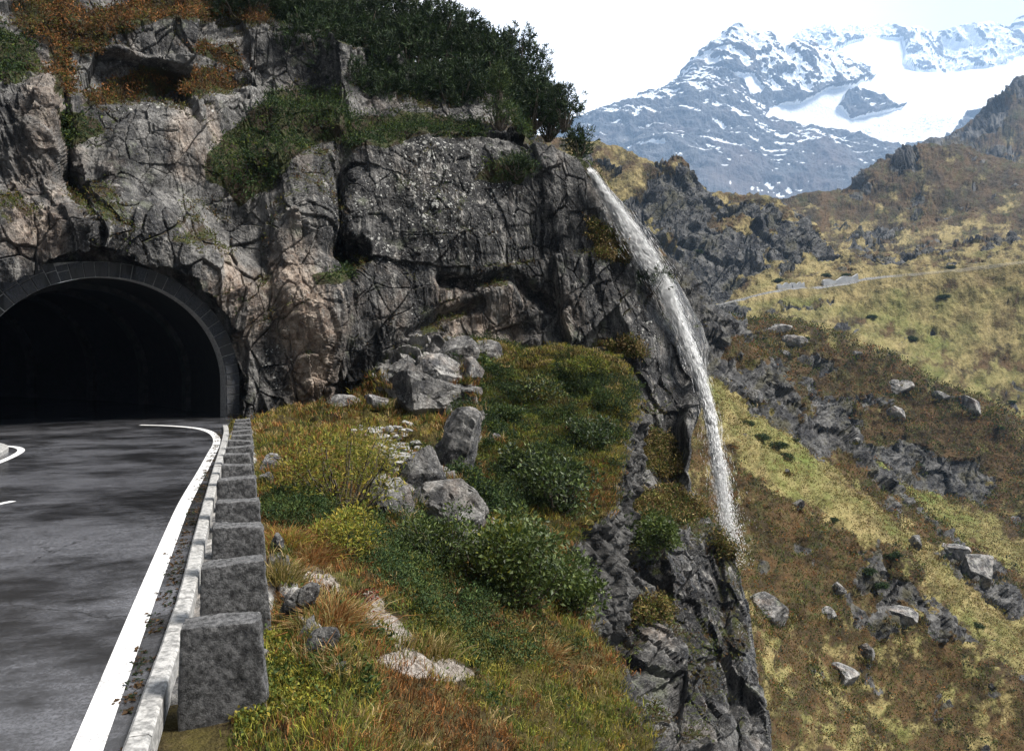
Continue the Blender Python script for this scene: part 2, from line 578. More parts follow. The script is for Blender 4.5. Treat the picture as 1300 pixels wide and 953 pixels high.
L = [ground(*q) for q in [(145, 863), (213, 690), (234, 640), (256, 600), (269, 575), (275, 563), (274, 554.5), (266, 548), (250, 543.6), (228, 541.3), (205, 540), (178, 539.4)]]
L = [back(L[0], L[1], 16.)] + L
V, Fc = strip(smooth_path(L, 160), .22, .005)
struct('road_marking', mesh_np('road_marking', V, Fc, MAT['paint']), 'solid white edge line curving along the right side of the road', 'road marking')
L = [ground(*q) for q in [(-60, 611), (-20, 594), (8, 583), (22, 576), (27, 571.5), (20, 567.5), (0, 565.5), (-30, 564)]]
LL = smooth_path(L, 60)
V, Fc = strip(LL, .18, .005)
struct('road_marking', mesh_np('road_marking', V, Fc, MAT['paint']), 'short white edge line round the kerb nose on the left', 'road marking')
a, b = ground(17, 636), ground(-60, 652)
V, Fc = strip(np.linspace(b, a, 8), .14, .005)
struct('road_marking', mesh_np('road_marking', V, Fc, MAT['paint']), 'white centre line dash at the left edge of the view', 'road marking')


def box_verts(x0, x1, y0, y1, z0, z1):
    return np.array([(x0, y0, z0), (x1, y0, z0), (x1, y1, z0), (x0, y1, z0), (x0, y0, z1), (x1, y0, z1), (x1, y1, z1), (x0, y1, z1)], float)


BOXF = np.array([(0, 3, 2, 1), (4, 5, 6, 7), (0, 1, 5, 4), (1, 2, 6, 5), (2, 3, 7, 6), (3, 0, 4, 7)])


def stones_along(path, w, h, length, gap, z0, jit=.01):
    """a row of separate kerb stones following a path"""
    s = np.concatenate([[0], np.cumsum(np.linalg.norm(np.diff(path[:, :2], axis=0), axis=1))])
    Vs = []; Fs = []; k = 0; x = 0.0
    while x + length < s[-1]:
        q = []
        n = 4
        for i in range(n):
            t = x + (length - gap) * i / (n - 1)
            p = np.array([np.interp(t, s, path[:, j]) for j in range(3)]); p2 = np.array([np.interp(t + .05, s, path[:, j]) for j in range(3)])
            v = p2 - p; v[2] = 0; v /= np.linalg.norm(v); sd = np.array([-v[1], v[0], 0])
            jz = random.uniform(-jit, jit); zz = zroad(p[1]) + z0
            bv = .02
            q.append([p + sd * w / 2 + (0, 0, -.15), p + sd * w / 2 + (0, 0, h - bv + jz), p + sd * (w / 2 - bv) + (0, 0, h + jz),
                      p - sd * (w / 2 - bv) + (0, 0, h + jz), p - sd * w / 2 + (0, 0, h - bv + jz), p - sd * w / 2 + (0, 0, -.15)])
            for r in q[-1]: r[2] += zz - p[2]
        q = np.array(q); Vs.append(q.reshape(-1, 3))
        f = gridfaces(n, 6) + k
        Fs.append(f); Fs.append(np.array([[k + 0, k + 1, k + 4, k + 5], [k + 1, k + 2, k + 3, k + 4]]))
        e = k + 18
        Fs.append(np.array([[e + 5, e + 4, e + 1, e + 0], [e + 4, e + 3, e + 2, e + 1]]))
        k += n * 6; x += length
    return np.concatenate(Vs), np.concatenate(Fs)


V, Fc = stones_along(KP, .17, .10, 1.05, .014, 0)
struct('kerb', mesh_np('kerb', V, Fc, MAT['kerb']), 'pale granite kerb running between the road and the guard stones', 'kerb')
# left island: kerb nose
t = unit(np.gradient(LL[:, :2], axis=0)); sd = np.stack([-t[:, 1], t[:, 0], 0 * t[:, 0]], -1)
NK = LL + sd * .42
V, Fc = stones_along(NK, .24, .13, .5, .015, 0)
struct('kerb', mesh_np('kerb', V, Fc, MAT['kerb']), 'curved pale kerb nose at the left edge of the road', 'kerb')
isl = LL + sd * .5
cen = np.tile(np.array([[-16.5, 18.5, .1]]), (len(isl), 1))
isl[:, 2] = .06 + zroad(isl[:, 1])
mid = isl * .6 + cen * .4; mid[:, 2] = .18
V = np.stack([isl, mid, cen], 1).reshape(-1, 3)
MAT['earth'] = simple('dark_earth', (.03, .024, .016), (.12, .09, .06), 6, .95, .05, 1)
struct('ground', mesh_np('ground', V, gridfaces(len(isl), 3), MAT['earth'], True), 'earth verge inside the left kerb nose', 'ground')


# ------------------------------------------------------------------ tunnel portal
portal = link('tunnel_portal', None, loc=Rf + PT * PW / 2)
tag(portal, 'dark road tunnel mouth with a stone arch in the cliff', 'tunnel')


def child(name, me, par):
    o = link(name, me, par)
    o.matrix_parent_inverse = par.matrix_world.inverted()
    o.location = -Vector(par.location) if par.matrix_world.is_identity else (0, 0, 0)
    return o


bpy.context.view_layer.update()


def pchild(name, me, par):
    o = link(name, me, par)
    o.matrix_parent_inverse = par.matrix_world.inverted()
    return o


# arch ring of separate voussoirs (one mesh)
def ring_pts(off, n=700):
    U, Z = profile(off, n)
    return np.stack([U, Z], -1)


inner = ring_pts(0.0); s_in = np.concatenate([[0], np.cumsum(np.linalg.norm(np.diff(inner, axis=0), axis=1))])


def ring_at(s, off):
    # matching parameter on the offset outline
    p = np.array([np.interp(s, s_in, inner[:, 0]), np.interp(s, s_in, inner[:, 1])])
    q = np.array([np.interp(s + .02, s_in, inner[:, 0]), np.interp(s + .02, s_in, inner[:, 1])])
    r = np.array([np.interp(s - .02, s_in, inner[:, 0]), np.interp(s - .02, s_in, inner[:, 1])])
    v = q - r; v /= np.linalg.norm(v)
    nrm = np.array([-v[1], v[0]])        # outward (left of travel: right foot -> left foot going up)
    if np.dot(nrm, p - np.array([PW / 2, PS * .5])) < 0: nrm = -nrm
    return p + nrm * off


Vs = []; Fs = []; k = 0
s = 0.0; smax = s_in[-1]
while s < smax - .2:
    frac = s / smax
    wd = random.uniform(.34, .50)
    e = min(s + wd, smax)
    tot = .56 + .36 * sstep(.52, .66, frac)
    rows = [(0, tot)] if frac < .55 else ([(0, tot * random.uniform(.52, .62))])
    if frac >= .55: rows.append((rows[0][1], tot + random.uniform(-.08, .06)))
    for (o0, o1) in rows:
        g = .014
        pr = random.uniform(-.03, .03)
        fr = [ring_at(s + g, o0 + g), ring_at(e - g, o0 + g), ring_at(e - g, o1 - g), ring_at(s + g, o1 - g)]
        ce = np.mean(fr, axis=0)
        ins = [ce + (q - ce) * .93 for q in fr]
        V = [pworld(q[0], q[1], -.10 - pr + random.uniform(-.012, .012)) for q in ins] + [pworld(q[0], q[1], -.075 - pr) for q in fr] + [pworld(q[0], q[1], .7) for q in fr]
        Vs.append(np.array(V))
        f = [(0, 1, 2, 3)] + [(a, 4 + a, 4 + (a + 1) % 4, (a + 1) % 4) for a in range(4)] + [(4 + a, 8 + a, 8 + (a + 1) % 4, 4 + (a + 1) % 4) for a in range(4)]
        Fs.append(np.array(f) + k); k += 12
    s = e
pchild('arch_ring', mesh_np('arch_ring', np.concatenate(Vs), np.concatenate(Fs), MAT['voussoir']), portal)
# mortar bed behind the stone faces
ss = np.linspace(0.02, smax - .02, 120)
q0 = np.array([ring_at(x, .004) for x in ss]); q1 = np.array([ring_at(x, .56 + .30 * sstep(.52, .66, x / smax)) for x in ss])
Vm = np.stack([pworld(q0[:, 0], q0[:, 1], np.full(120, .68)), pworld(q0[:, 0], q0[:, 1], np.full(120, -.055)), pworld(q1[:, 0], q1[:, 1], np.full(120, -.05))], 1)
pchild('mortar', mesh_np('mortar', Vm.reshape(-1, 3), gridfaces(120, 3), MAT['mortar']), portal)
# rough rock collar behind the arch, closing the gap to the cliff
q1 = np.array([ring_at(x, .5) for x in ss]); q2 = np.array([ring_at(x, 2.6) for x in ss])
Vm = np.stack([pworld(q1[:, 0] * (1 - f_) + q2[:, 0] * f_, q1[:, 1] * (1 - f_) + q2[:, 1] * f_, np.full(120, -.02 + .9 * f_ ** .6)) for f_ in np.linspace(0, 1, 12)], 1)
Vm = Vm + (PA * (.22 * perlin(Vm.reshape(-1, 3) * 2.1, 66).reshape(120, 12) * (np.linspace(0, 1, 12) > .05))[..., None])
pchild('surround', mesh_np('surround', Vm.reshape(-1, 3), gridfaces(120, 12), MAT['dark_boulder'], False), portal)
# lining: the outline swept along a curve bending left
U, Z = profile(0.0, 60)
nst = 60; R = 24.0
sw = np.linspace(0, 38, nst)
ang = np.clip(sw - 3, 0, None) / R
cu = np.where(sw < 3, 0, R - R * np.cos(ang)); cw = np.where(sw < 3, sw, 3 + R * np.sin(ang))
rowsV = []
for i in range(nst):
    du = (U - PW / 2)
    uu = PW / 2 + cu[i] + du * math.cos(ang[i]); ww = .55 + cw[i] - du * math.sin(ang[i])
    rowsV.append(Rf + uu[:, None] * PT + ww[:, None] * PA + Z[:, None] * np.array([0, 0, 1.]))
LV = np.array(rowsV)
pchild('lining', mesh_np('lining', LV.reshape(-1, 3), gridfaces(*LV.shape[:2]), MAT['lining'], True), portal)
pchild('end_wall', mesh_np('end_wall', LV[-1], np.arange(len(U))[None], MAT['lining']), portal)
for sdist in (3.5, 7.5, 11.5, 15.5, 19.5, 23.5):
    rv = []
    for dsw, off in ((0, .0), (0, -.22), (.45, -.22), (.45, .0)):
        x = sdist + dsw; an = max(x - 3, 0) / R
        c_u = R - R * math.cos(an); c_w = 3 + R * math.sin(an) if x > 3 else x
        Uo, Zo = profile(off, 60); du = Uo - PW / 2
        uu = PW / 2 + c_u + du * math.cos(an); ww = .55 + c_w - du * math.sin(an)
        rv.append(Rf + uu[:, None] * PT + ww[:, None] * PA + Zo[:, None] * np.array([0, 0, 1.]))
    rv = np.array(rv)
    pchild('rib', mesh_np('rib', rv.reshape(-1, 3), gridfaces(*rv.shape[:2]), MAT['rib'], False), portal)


# ------------------------------------------------------------------ the cliff
EDGE = np.array([(205, 742), (222, 752), (245, 766), (270, 779), (300, 796), (335, 815), (375, 838), (410, 856), (440, 868), (490, 889), (525, 891), (560, 884), (595, 879), (615, 886),
                 (640, 898), (660, 915), (690, 935), (730, 945), (790, 958), (863, 970), (960, 988), (1100, 1010)], float)


def edge_px(py):
    return np.interp(py, EDGE[:, 0], EDGE[:, 1])


CREST = np.array([(-200, -40), (300, -34), (350, 30), (420, 40), (480, 70), (560, 85), (640, 110), (700, 165), (745, 203), (800, 205)], float)
BASE = np.array([(-200, 600), (480, 600), (560, 640), (640, 900), (700, 1080), (1000, 1100)], float)
DB = np.array([(-200, 24.5), (-60, 26.2), (0, 27.3), (150, 29.65), (230, 31.1), (300, 32.6), (340, 33.2), (430, 34.5), (520, 36), (600, 37.5), (690, 39), (760, 40), (820, 41), (890, 43), (1000, 44.5)], float)


def cliff_depth(px, py):
    d = np.interp(px, DB[:, 0], DB[:, 1])
    d = d + .012 * np.clip(431 - py, 0, None) - .031 * np.clip(py - 470, 0, None) * sstep(560, 700, px)
    left = 1 - sstep(400, 470, px)
    d = d + left * (2.6 * sstep(128, 108, py) + 2.8 * sstep(40, 15, py))      # set back above the heath ledges
    d = d + 1.4 * sstep(205, 165, py) * sstep(250, 300, px) * left            # juniper shelf
    d = d + sstep(430, 470, px) * (3.0 * sstep(190, 150, py) + 3 * sstep(150, 90, py))
    # left slab leans out, gully between it and the centre block
    gx = 88 - .10 * (py - 130)
    g0 = np.interp(py, [0, 60, 110, 170, 240, 330], [72, 74, 76, 80, 90, 98])
    d = d + 2.4 * np.exp(-((px - g0) / 9.0) ** 2) * sstep(345, 300, py)
    d = d - .9 * np.exp(-((px - (40 + .1 * py)) / 30.0) ** 2) * sstep(60, 110, py) * sstep(380, 320, py)
    # vertical recess at px 430 and the pink buttress left of it
    rx = np.interp(py, [150, 230, 330, 420], [440, 424, 426, 440])
    d = d + 1.7 * np.exp(-((px - rx - 4) / 13.0) ** 2) * sstep(150, 200, py) * sstep(380, 330, py)
    d = d + 1.6 * ell(px, py, 440, 322, 26, 22, 0, .4)
    d = d - 1.1 * ell(px, py, 385, 330, 36, 150, -6, .5)
    d = d - .8 * ell(px, py, 365, 430, 60, 70, 0, .5)
    d = d - .8 * ell(px, py, 200, 215, 80, 85, 0, .3)
    # roof of the big face: undercut along a diagonal
    u = seg_dist(px, py, [(560, 355), (600, 362), (650, 352), (700, 385)])
    d = d + .9 * np.exp(-(u / 8) ** 2)
    u = seg_dist(px, py, [(520, 425), (560, 400), (610, 385)])
    d = d + .7 * np.exp(-(u / 7) ** 2)
    # lower right: stepped pillars under the grassy ledges
    d = d - 2.0 * sstep(640, 668, py) * sstep(690, 740, px) + 1.2 * ell(px, py, 845, 585, 30, 45, 0, .5) - 1.2 * ell(px, py, 880, 560, 16, 90, 5, .5)
    d = d + .7 * np.exp(-((px - np.interp(py, [650, 860], [812, 836])) / 12) ** 2) * sstep(650, 690, py)
    d = d + .6 * np.exp(-((px - np.interp(py, [660, 860], [905, 932])) / 9) ** 2) * sstep(670, 700, py)
    return d


NU, NV = 900, 640
un = np.linspace(0, 1, NU)
vn = np.linspace(0, 1, NV)
# rows go from top to bottom; columns from left to the right hand silhouette
PXr = np.linspace(-170, 1010, NU)
c_py = np.interp(PXr, CREST[:, 0], CREST[:, 1]); b_py = np.interp(PXr, BASE[:, 0], BASE[:, 1])
# parametrise by a common px fraction so the last column is the silhouette
PYg = np.zeros((NV, NU)); PXg = np.zeros((NV, NU))
for it in range(1):
    for j in range(NV):
        py0 = c_py + (b_py - c_py) * vn[j]
        PYg[j] = py0
# px of each node: squeeze so that u=1 lands on the silhouette of that row
for j in range(NV):
    py = np.interp(un, [0, .5, 1], [0, 0, 0])
    frac = un
    top, bot = -34.0, 600.0
    # silhouette rows run from the crest corner (205) to 1090
    pe = 203 + (1090 - 203) * vn[j]
    ex = edge_px(pe)
    PXg[j] = -170 + (ex + 170) * frac
    cy = np.interp(PXg[j], CREST[:, 0], CREST[:, 1]); by = np.interp(PXg[j], BASE[:, 0], BASE[:, 1])
    PYg[j] = (cy + (by - cy) * vn[j]) * (1 - sstep(.86, 1, frac)) + pe * sstep(.86, 1, frac)
Dg = cliff_depth(PXg, PYg)
CV = P(PXg, PYg, Dg)
# the flank turning back behind the silhouette, and the top running back
nf = 70
fl = []
pe = PYg[:, -1]; ex = PXg[:, -1]; de = Dg[:, -1]
wide = np.interp(pe, [200, 260, 440, 500, 560], [14, 34, 40, 6, -4])
for i in range(1, nf + 1):
    t = i / nf
    fl.append(P(ex + wide * min(1, t * 1.6) - 60 * max(0, t - .6), pe + 4 * t, de + 1.0 * t + 9 * t * t))
CV = np.concatenate([CV, np.stack(fl, 1)], 1)
nb = 60
topr = CV[0]
bk = [topr + np.array([0, 1., 0]) * (.12 * i + .012 * i * i) + np.array([0, 0, 1]) * (.045 * i) for i in range(nb, 0, -1)]
CV = np.concatenate([np.array(bk), CV], 0)
CN = gnormals(CV)
flip = np.sign(np.mean(CN[..., 1])) > 0
if flip: CN = -CN
CN = unit(blur(blur(CN, 14), 10))
cpx, cpy = proj(CV)
flat = CV.reshape(-1, 3).astype(np.float32)
wv = np.stack([perlin(flat * .22, 40 + i) for i in range(3)], -1)
fw = flat + .32 * wv + .10 * np.stack([perlin(flat * .9, 50 + i) for i in range(3)], -1)
ca, sa = math.cos(.35), math.sin(.35)
rot = np.stack([fw[:, 0] * ca + fw[:, 2] * sa, fw[:, 1], -fw[:, 0] * sa + fw[:, 2] * ca], -1)
b1, c1 = joints(fw, [((1, .35, .14), 4.0), ((-.2, .5, 1), 8.5), ((.75, .2, -.7), 9.0)], 1, 2.0)
b2, c2 = joints(fw + 11, [((1, .3, .22), 1.4), ((-.3, .4, 1), 3.6), ((.75, -.2, -.6), 3.2)], 2, 1.9)
b2v, c2v = blocks(fw + 11, (1.1, 1.1, 1.9), 2, 1.9, .04)
b3, c3 = blocks(rot + 5, (.5, .5, .85), 3, 1.7, .10)
lo = fbm(flat * .16, 4, 8)
hi = fbm(flat * np.array([1.6, 1.6, .9], np.float32), 5, 9, .55)
# near the portal keep the rock calm; smooth big face at the centre
rel = CV - Rf
pu = rel @ PT; pw = rel @ PA; pz = CV[..., 2]
ea = (pu - PW / 2) / (PW / 2); eb = np.clip(pz - PS, 0, None) / (PH - PS)
er = np.sqrt(ea ** 2 + eb ** 2)
calm = (.22 + .78 * sstep(1.15, 1.6, er)).reshape(-1)
smoothface = np.maximum.reduce([ell(cpx, cpy, 560, 260, 125, 125, 0, .4), ell(cpx, cpy, 205, 220, 105, 90, 0, .4), .8 * ell(cpx, cpy, 385, 320, 50, 150, 0, .5), .7 * ell(cpx, cpy, 500, 410, 110, 60, 0, .5), .8 * ell(cpx, cpy, 45, 200, 45, 130, 0, .5)]).reshape(-1)
rough_zone = (1 - .55 * smoothface)
rdg = fbm(fw * np.array([1.1, 1.1, .7], np.float32), 6, 19, .6, True)
b3 = np.where(c3 > .3, b3 * .5, b3)
disp = (lo * 1.5 + (.80 * b1 - .05 * c1) * rough_zone + (.32 * b2 - .03 * c2) * (1 - .72 * smoothface) + .15 * b2v * (1 - .55 * smoothface)
        + .06 * b3 + .10 * hi + .16 * (rdg - .2))
# vertical ribbing on the lower right pillars and the left slab
ribz = sstep(640, 690, cpy).reshape(-1) * sstep(700, 760, cpx).reshape(-1)
rb = fbm(fw * np.array([1.5, 1.5, .22], np.float32), 5, 21, .55, True)
disp = disp + ribz * rb * .30
slab = ell(cpx, cpy, 40, 230, 50, 150, 0, .4).reshape(-1)
rb2 = fbm((np.stack([flat[:, 0] + flat[:, 2] * .55, flat[:, 1], flat[:, 2] * .35], -1)) * 1.1, 5, 31, .55, True)
disp = disp + slab * rb2 * .4
disp = disp + ribz * .22 * b2v + ribz * .2 * fbm(fw * np.array([2.2, 2.2, .5], np.float32), 5, 25, .6)
disp *= calm
ef = np.interp(np.arange(CV.shape[1]), [0, NU - 90, NU - 25, NU + 10, NU + nf - 1], [1, 1, .5, .22, .22])
disp = (disp.reshape(CV.shape[:2]) * ef[None]).reshape(-1) - (.25 * np.interp(np.arange(CV.shape[1]), [NU - 90, NU - 25], [0, 1])[None] * np.ones(CV.shape[:2])).reshape(-1)
edgefade = np.ones(CV.shape[:2])
CVd = CV + CN * disp.reshape(CV.shape[:2])[..., None]
# lip of rock over the arch: bring the rock in front of the ring
lip = (1 - sstep(1.30, 1.95, er)) * (np.abs(pw) < 6)
tgt = -.30 - .5 * sstep(.2, .9, eb) - (.5 * perlin(flat * .5, 77) + .5 * b2 + .35 * b1 + .22 * b2v + .25 * (rdg - .2) + .1 * hi).reshape(er.shape)
relw = (CVd - Rf) @ PA
CVd = CVd + PA * ((tgt - relw) * lip)[..., None]
cpx, cpy = proj(CVd)
CNd = gnormals(CVd); CNd = -CNd if flip else CNd
# moss and heath on ledges
MOSS = {
    'heath': [[(78, 40), (130, 12), (200, -10), (300, -20), (350, 20), (330, 30), (250, 22), (200, 26), (150, 45), (135, 62), (100, 70), (84, 60)],
              [(100, 132), (150, 100), (200, 84), (290, 92), (305, 112), (200, 120), (130, 134)],
              [(240, 60), (300, 55), (305, 90), (270, 80)],
              [(20, -20), (100, -30), (95, 40), (90, 120), (72, 120), (58, 60), (20, 30)]],
    'juniper': [[(262, 225), (266, 190), (300, 160), (345, 118), (430, 112), (445, 150), (430, 172), (372, 200), (345, 238), (300, 262), (285, 240)],
                [(-20, 30), (40, 50), (48, 80), (22, 102), (-20, 104)],
                [(72, 140), (122, 150), (132, 168), (88, 192), (78, 165)],
                [(440, 150), (520, 142), (610, 155), (615, 175), (540, 172), (500, 186), (440, 190), (425, 175)],
                [(600, 228), (640, 196), (684, 206), (660, 232)],
                [(640, 130), (690, 130), (708, 182), (655, 168)],
                [(395, 350), (440, 340), (445, 355), (400, 366)],
                [(735, 195), (758, 215), (768, 245), (752, 240)]],
    'dryledge': [[(812, 540), (850, 555), (868, 600), (840, 610), (815, 575)],
                 [(735, 655), (775, 628), (860, 620), (905, 655), (880, 662), (800, 660), (770, 690)],
                 [(818, 450), (800, 455), (760, 440), (800, 425)],
                 [(745, 280), (790, 300), (800, 330), (760, 330)],
                 [(770, 770), (850, 760), (850, 785), (790, 800)],
                 [(905, 665), (940, 690), (935, 715), (905, 690)]],
}
jx = cpx + 9 * perlin(flat * 1.1, 60).reshape(cpx.shape); jy = cpy + 7 * perlin(flat * 1.1, 61).reshape(cpx.shape)
zones = {}
moss = np.zeros(cpx.shape)
for kname, polys in MOSS.items():
    zm = np.zeros(cpx.shape, bool)
    for po in polys:
        zm |= inpoly(jx, jy, po)
    zm &= np.arange(CV.shape[1])[None, :] < NU
    zones[kname] = zm
    moss = np.maximum(moss, zm)
up = CNd[..., 2]
moss = np.maximum(moss, sstep(.55, .8, up) * sstep(-.2, .3, perlin(flat * .5, 63).reshape(cpx.shape)) * .9)
moss[:nb] = 1
warm = np.maximum.reduce([ell(cpx, cpy, 390, 400, 60, 120, 0, .6), .8 * ell(cpx, cpy, 300, 400, 60, 70, 0, .6), .75 * ell(cpx, cpy, 590, 400, 150, 45, 0, .6),
                          .5 * ell(cpx, cpy, 480, 420, 50, 60, 0, .6), .7 * ell(cpx, cpy, 55, 210, 45, 130, 0, .6), .5 * ell(cpx, cpy, 835, 800, 25, 30, 0, .6), .5 * ell(cpx, cpy, 250, 190, 40, 50)])
lich = np.maximum.reduce([.55 * ell(cpx, cpy, 545, 245, 130, 95, 0, .7), .4 * ell(cpx, cpy, 220, 100, 150, 50, 0, .5), .3 * ell(cpx, cpy, 380, 470, 50, 50), .3 * ell(cpx, cpy, 830, 420, 60, 60)])
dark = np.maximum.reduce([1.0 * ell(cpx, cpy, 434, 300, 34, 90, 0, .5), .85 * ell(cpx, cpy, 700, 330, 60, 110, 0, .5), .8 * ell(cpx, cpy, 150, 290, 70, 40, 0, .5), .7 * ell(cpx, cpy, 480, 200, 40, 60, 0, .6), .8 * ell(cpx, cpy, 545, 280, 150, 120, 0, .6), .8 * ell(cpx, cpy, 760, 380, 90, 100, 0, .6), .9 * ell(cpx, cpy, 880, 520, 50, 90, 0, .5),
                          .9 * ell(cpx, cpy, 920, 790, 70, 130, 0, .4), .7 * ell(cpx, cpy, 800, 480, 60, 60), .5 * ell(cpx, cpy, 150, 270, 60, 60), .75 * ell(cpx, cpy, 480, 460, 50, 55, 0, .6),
                          .55 * ell(cpx, cpy, 700, 320, 90, 90), .6 * (1 - sstep(1.05, 1.3, er)) * (np.abs(pw) < 6), .95 * ell(cpx, cpy, 320, 480, 40, 40)])  # darker patches include the recess and a band round the arch
dark = np.where(np.arange(CV.shape[1])[None, :] >= NU - 12, np.maximum(dark, .85), dark)
wet = np.maximum.reduce([ell(cpx, cpy, 910, 760, 90, 180, 0, .4), ell(cpx, cpy, 860, 420, 70, 140, 0, .5), .4 * ell(cpx, cpy, 150, 300, 120, 80)])
fc = gridfaces(*CV.shape[:2])
# the hole for the tunnel
ead = ((CVd - Rf) @ PT - PW / 2) / (PW / 2 + .52 + .38 * sstep(4.6, 6.5, pu)); ebd = np.clip(CVd[..., 2] - PS, -9, None) / (PH - PS + .48)
rag = .05 * perlin(flat * 1.6, 71).reshape(er.shape) + .05 * b2.reshape(er.shape)
inside = (np.where(ebd > 0, np.sqrt(ead ** 2 + ebd ** 2), np.abs(ead)) < 1 + rag) & (np.abs((CVd - Rf) @ PA) < 6)
ins = inside.reshape(-1)
keep = ~(ins[fc].all(1))
fc = fc[keep]
if flip: fc = fc[:, ::-1]
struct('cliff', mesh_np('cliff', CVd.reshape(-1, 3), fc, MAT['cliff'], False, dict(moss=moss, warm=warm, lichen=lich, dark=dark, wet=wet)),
       'tall grey and rust stained rock cliff above the tunnel mouth', 'cliff')
CLIFF = dict(V=CVd.reshape(-1, 3), N=CNd.reshape(-1, 3), px=cpx.reshape(-1), py=cpy.reshape(-1), ok=~ins)


# ------------------------------------------------------------------ grass bank and knoll between the guard stones and the cliff
BK = np.array([
    [(352, 1080, 4.0), (440, 1080, 4.3), (530, 1080, 5.2), (620, 1080, 6.1), (730, 1080, 7.2), (830, 1080, 8.2)],
    [(345, 950, 5.2), (430, 950, 5.6), (520, 950, 6.8), (610, 950, 8.0), (720, 950, 9.3), (812, 950, 10.5)],
    [(338, 855, 6.6), (420, 863, 6.8), (510, 863, 8.0), (600, 863, 9.5), (700, 863, 11.), (788, 863, 12.5)],
    [(334, 765, 8.8), (410, 770, 9.0), (500, 775, 10.3), (590, 780, 12.5), (680, 785, 14.), (742, 795, 15.5)],
    [(328, 695, 11.5), (405, 698, 12.), (490, 698, 13.5), (575, 702, 16.), (650, 705, 18.5), (712, 708, 21.)],
    [(325, 632, 15.), (400, 634, 15.5), (485, 634, 17.5), (570, 642, 19.5), (660, 648, 22.5), (762, 640, 25.)],
    [(322, 585, 19.5), (400, 580, 20.5), (485, 575, 23.), (570, 575, 25.5), (670, 592, 26.), (776, 590, 28.5)],
    [(320, 548, 26.), (400, 541, 27.), (480, 531, 29.), (560, 505, 31.), (670, 522, 31.), (797, 522, 33.)],
    [(312, 530, 31.), (400, 520, 32.5), (470, 502, 34.), (570, 462, 35.), (670, 466, 35.), (796, 488, 35.5)],
    [(285, 524, 35.), (400, 508, 37.), (480, 470, 38.), (585, 432, 38.), (690, 446, 37.), (784, 460, 37.)],
    [(270, 515, 41.), (400, 500, 42.), (480, 455, 42.), (585, 428, 41.), (690, 452, 40.), (745, 470, 40.)],
], float)
B3 = P(BK[..., 0], BK[..., 1], BK[..., 2])
B3[:, 0, 2] = np.minimum(B3[:, 0, 2], zroad(B3[:, 0, 1]) - .1)
# left strip under the guard stones and right hand drop
leftc = B3[:, 0].copy(); leftc[:, 0] -= 1.5; leftc[:, 2] = zroad(leftc[:, 1]) - .22
r1 = B3[:, -1] + np.array([.30, .45, -1.1]); r2 = B3[:, -1] + np.array([.7, 1.2, -4.0]); r3 = B3[:, -1] + np.array([.2, 2.5, -9.])
B3 = np.concatenate([leftc[:, None], B3, r1[:, None], r2[:, None], r3[:, None]], 1)
nr, nc = 560, 520
rows = pchip(np.arange(B3.shape[0]), B3, np.linspace(0, B3.shape[0] - 1, nr))
ctn = np.linspace(0, B3.shape[1] - 1, nc)
BV = np.swapaxes(pchip(np.arange(B3.shape[1]), np.swapaxes(rows, 0, 1), ctn), 0, 1)
bf = BV.reshape(-1, 3).astype(np.float32)
cid = np.broadcast_to(ctn[None], BV.shape[:2])
amp = np.clip(sstep(.9, 1.5, cid), 0, 1)
dd = BV[..., 1]
bn = gnormals(BV); bflip = np.mean(bn[..., 2]) < 0
if bflip: bn = -bn
hum = fbm(bf * .7, 5, 5, .55).reshape(dd.shape)
hum2 = np.abs(perlin(bf * 2.1, 6)).reshape(dd.shape)
bb, _ = joints(bf, [((1, .3, .3), 1.2), ((-.3, .4, 1), 1.9), ((.6, .6, -.6), 1.6)], 12, 1.8); bb = bb.reshape(dd.shape)
rockside = sstep(6.05, 6.5, cid)
# bedrock breaking through the turf between the bank and the knoll, and beside the guard stones
b0x, b0y = proj(BV)
wob = 9 * perlin(bf * .9, 16).reshape(dd.shape)
oc = np.maximum(1 - sstep(17, 27, seg_dist(b0x + wob, b0y - wob, [(500, 485), (556, 468), (572, 505), (592, 545), (576, 590), (548, 630), (598, 688)])),
                1 - sstep(7, 14, seg_dist(b0x + wob, b0y + wob, [(352, 738), (372, 775), (398, 808), (412, 838)])))
oc = np.maximum(oc, 1 - sstep(14, 24, seg_dist(b0x + wob, b0y - wob, [(486, 620), (512, 650)])))
ob1, oc1 = joints(bf + 4, [((1, .3, .5), .9), ((-.4, .4, 1), 1.3), ((.6, .7, -.5), 1.1)], 33, 1.9); ob1 = ob1.reshape(dd.shape); oc1 = oc1.reshape(dd.shape)
obk = .42 + .38 * ob1 - .06 * oc1 + .12 * fbm(bf * 3, 4, 34).reshape(dd.shape)
BVd = BV + bn * (amp * ((.5 + .35 * sstep(20, 28, dd)) * hum + (.2 + .25 * sstep(20, 28, dd)) * (hum2 - .25) + .55 * sstep(22, 30, dd) * perlin(bf * .32, 14).reshape(dd.shape)) * sstep(4, 12, dd))[..., None] + bn * (oc * obk * np.clip(dd / 22, .35, 1.2))[..., None] + bn * (rockside * (.05 * bb + .42 * fbm(bf * np.array([.8, .8, .16], np.float32), 4, 15, .5).reshape(dd.shape)))[..., None]
bkx, bky = proj(BVd)
bn = gnormals(BVd); bn = -bn if bflip else bn
soil = np.maximum.reduce([ell(bkx, bky, 500, 800, 40, 14, 45, .5), ell(bkx, bky, 540, 845, 60, 16, 10, .5), ell(bkx, bky, 470, 775, 18, 24, 0, .5), .9 * ell(bkx, bky, 400, 730, 40, 12, 30, .6), ell(bkx, bky, 585, 555, 12, 30)])
m = M('bank_soil')
n1 = m.noise(m.pos, 1.3, 7, .62); n2 = m.noise(m.pos, 9, 8, .7)
c = m.mix(m.rng(n1, .38, .62), (.035, .026, .012), (.09, .075, .022))
c = m.mix(m.rng(n2, .5, .7, 0, .6), c, (.13, .10, .045))
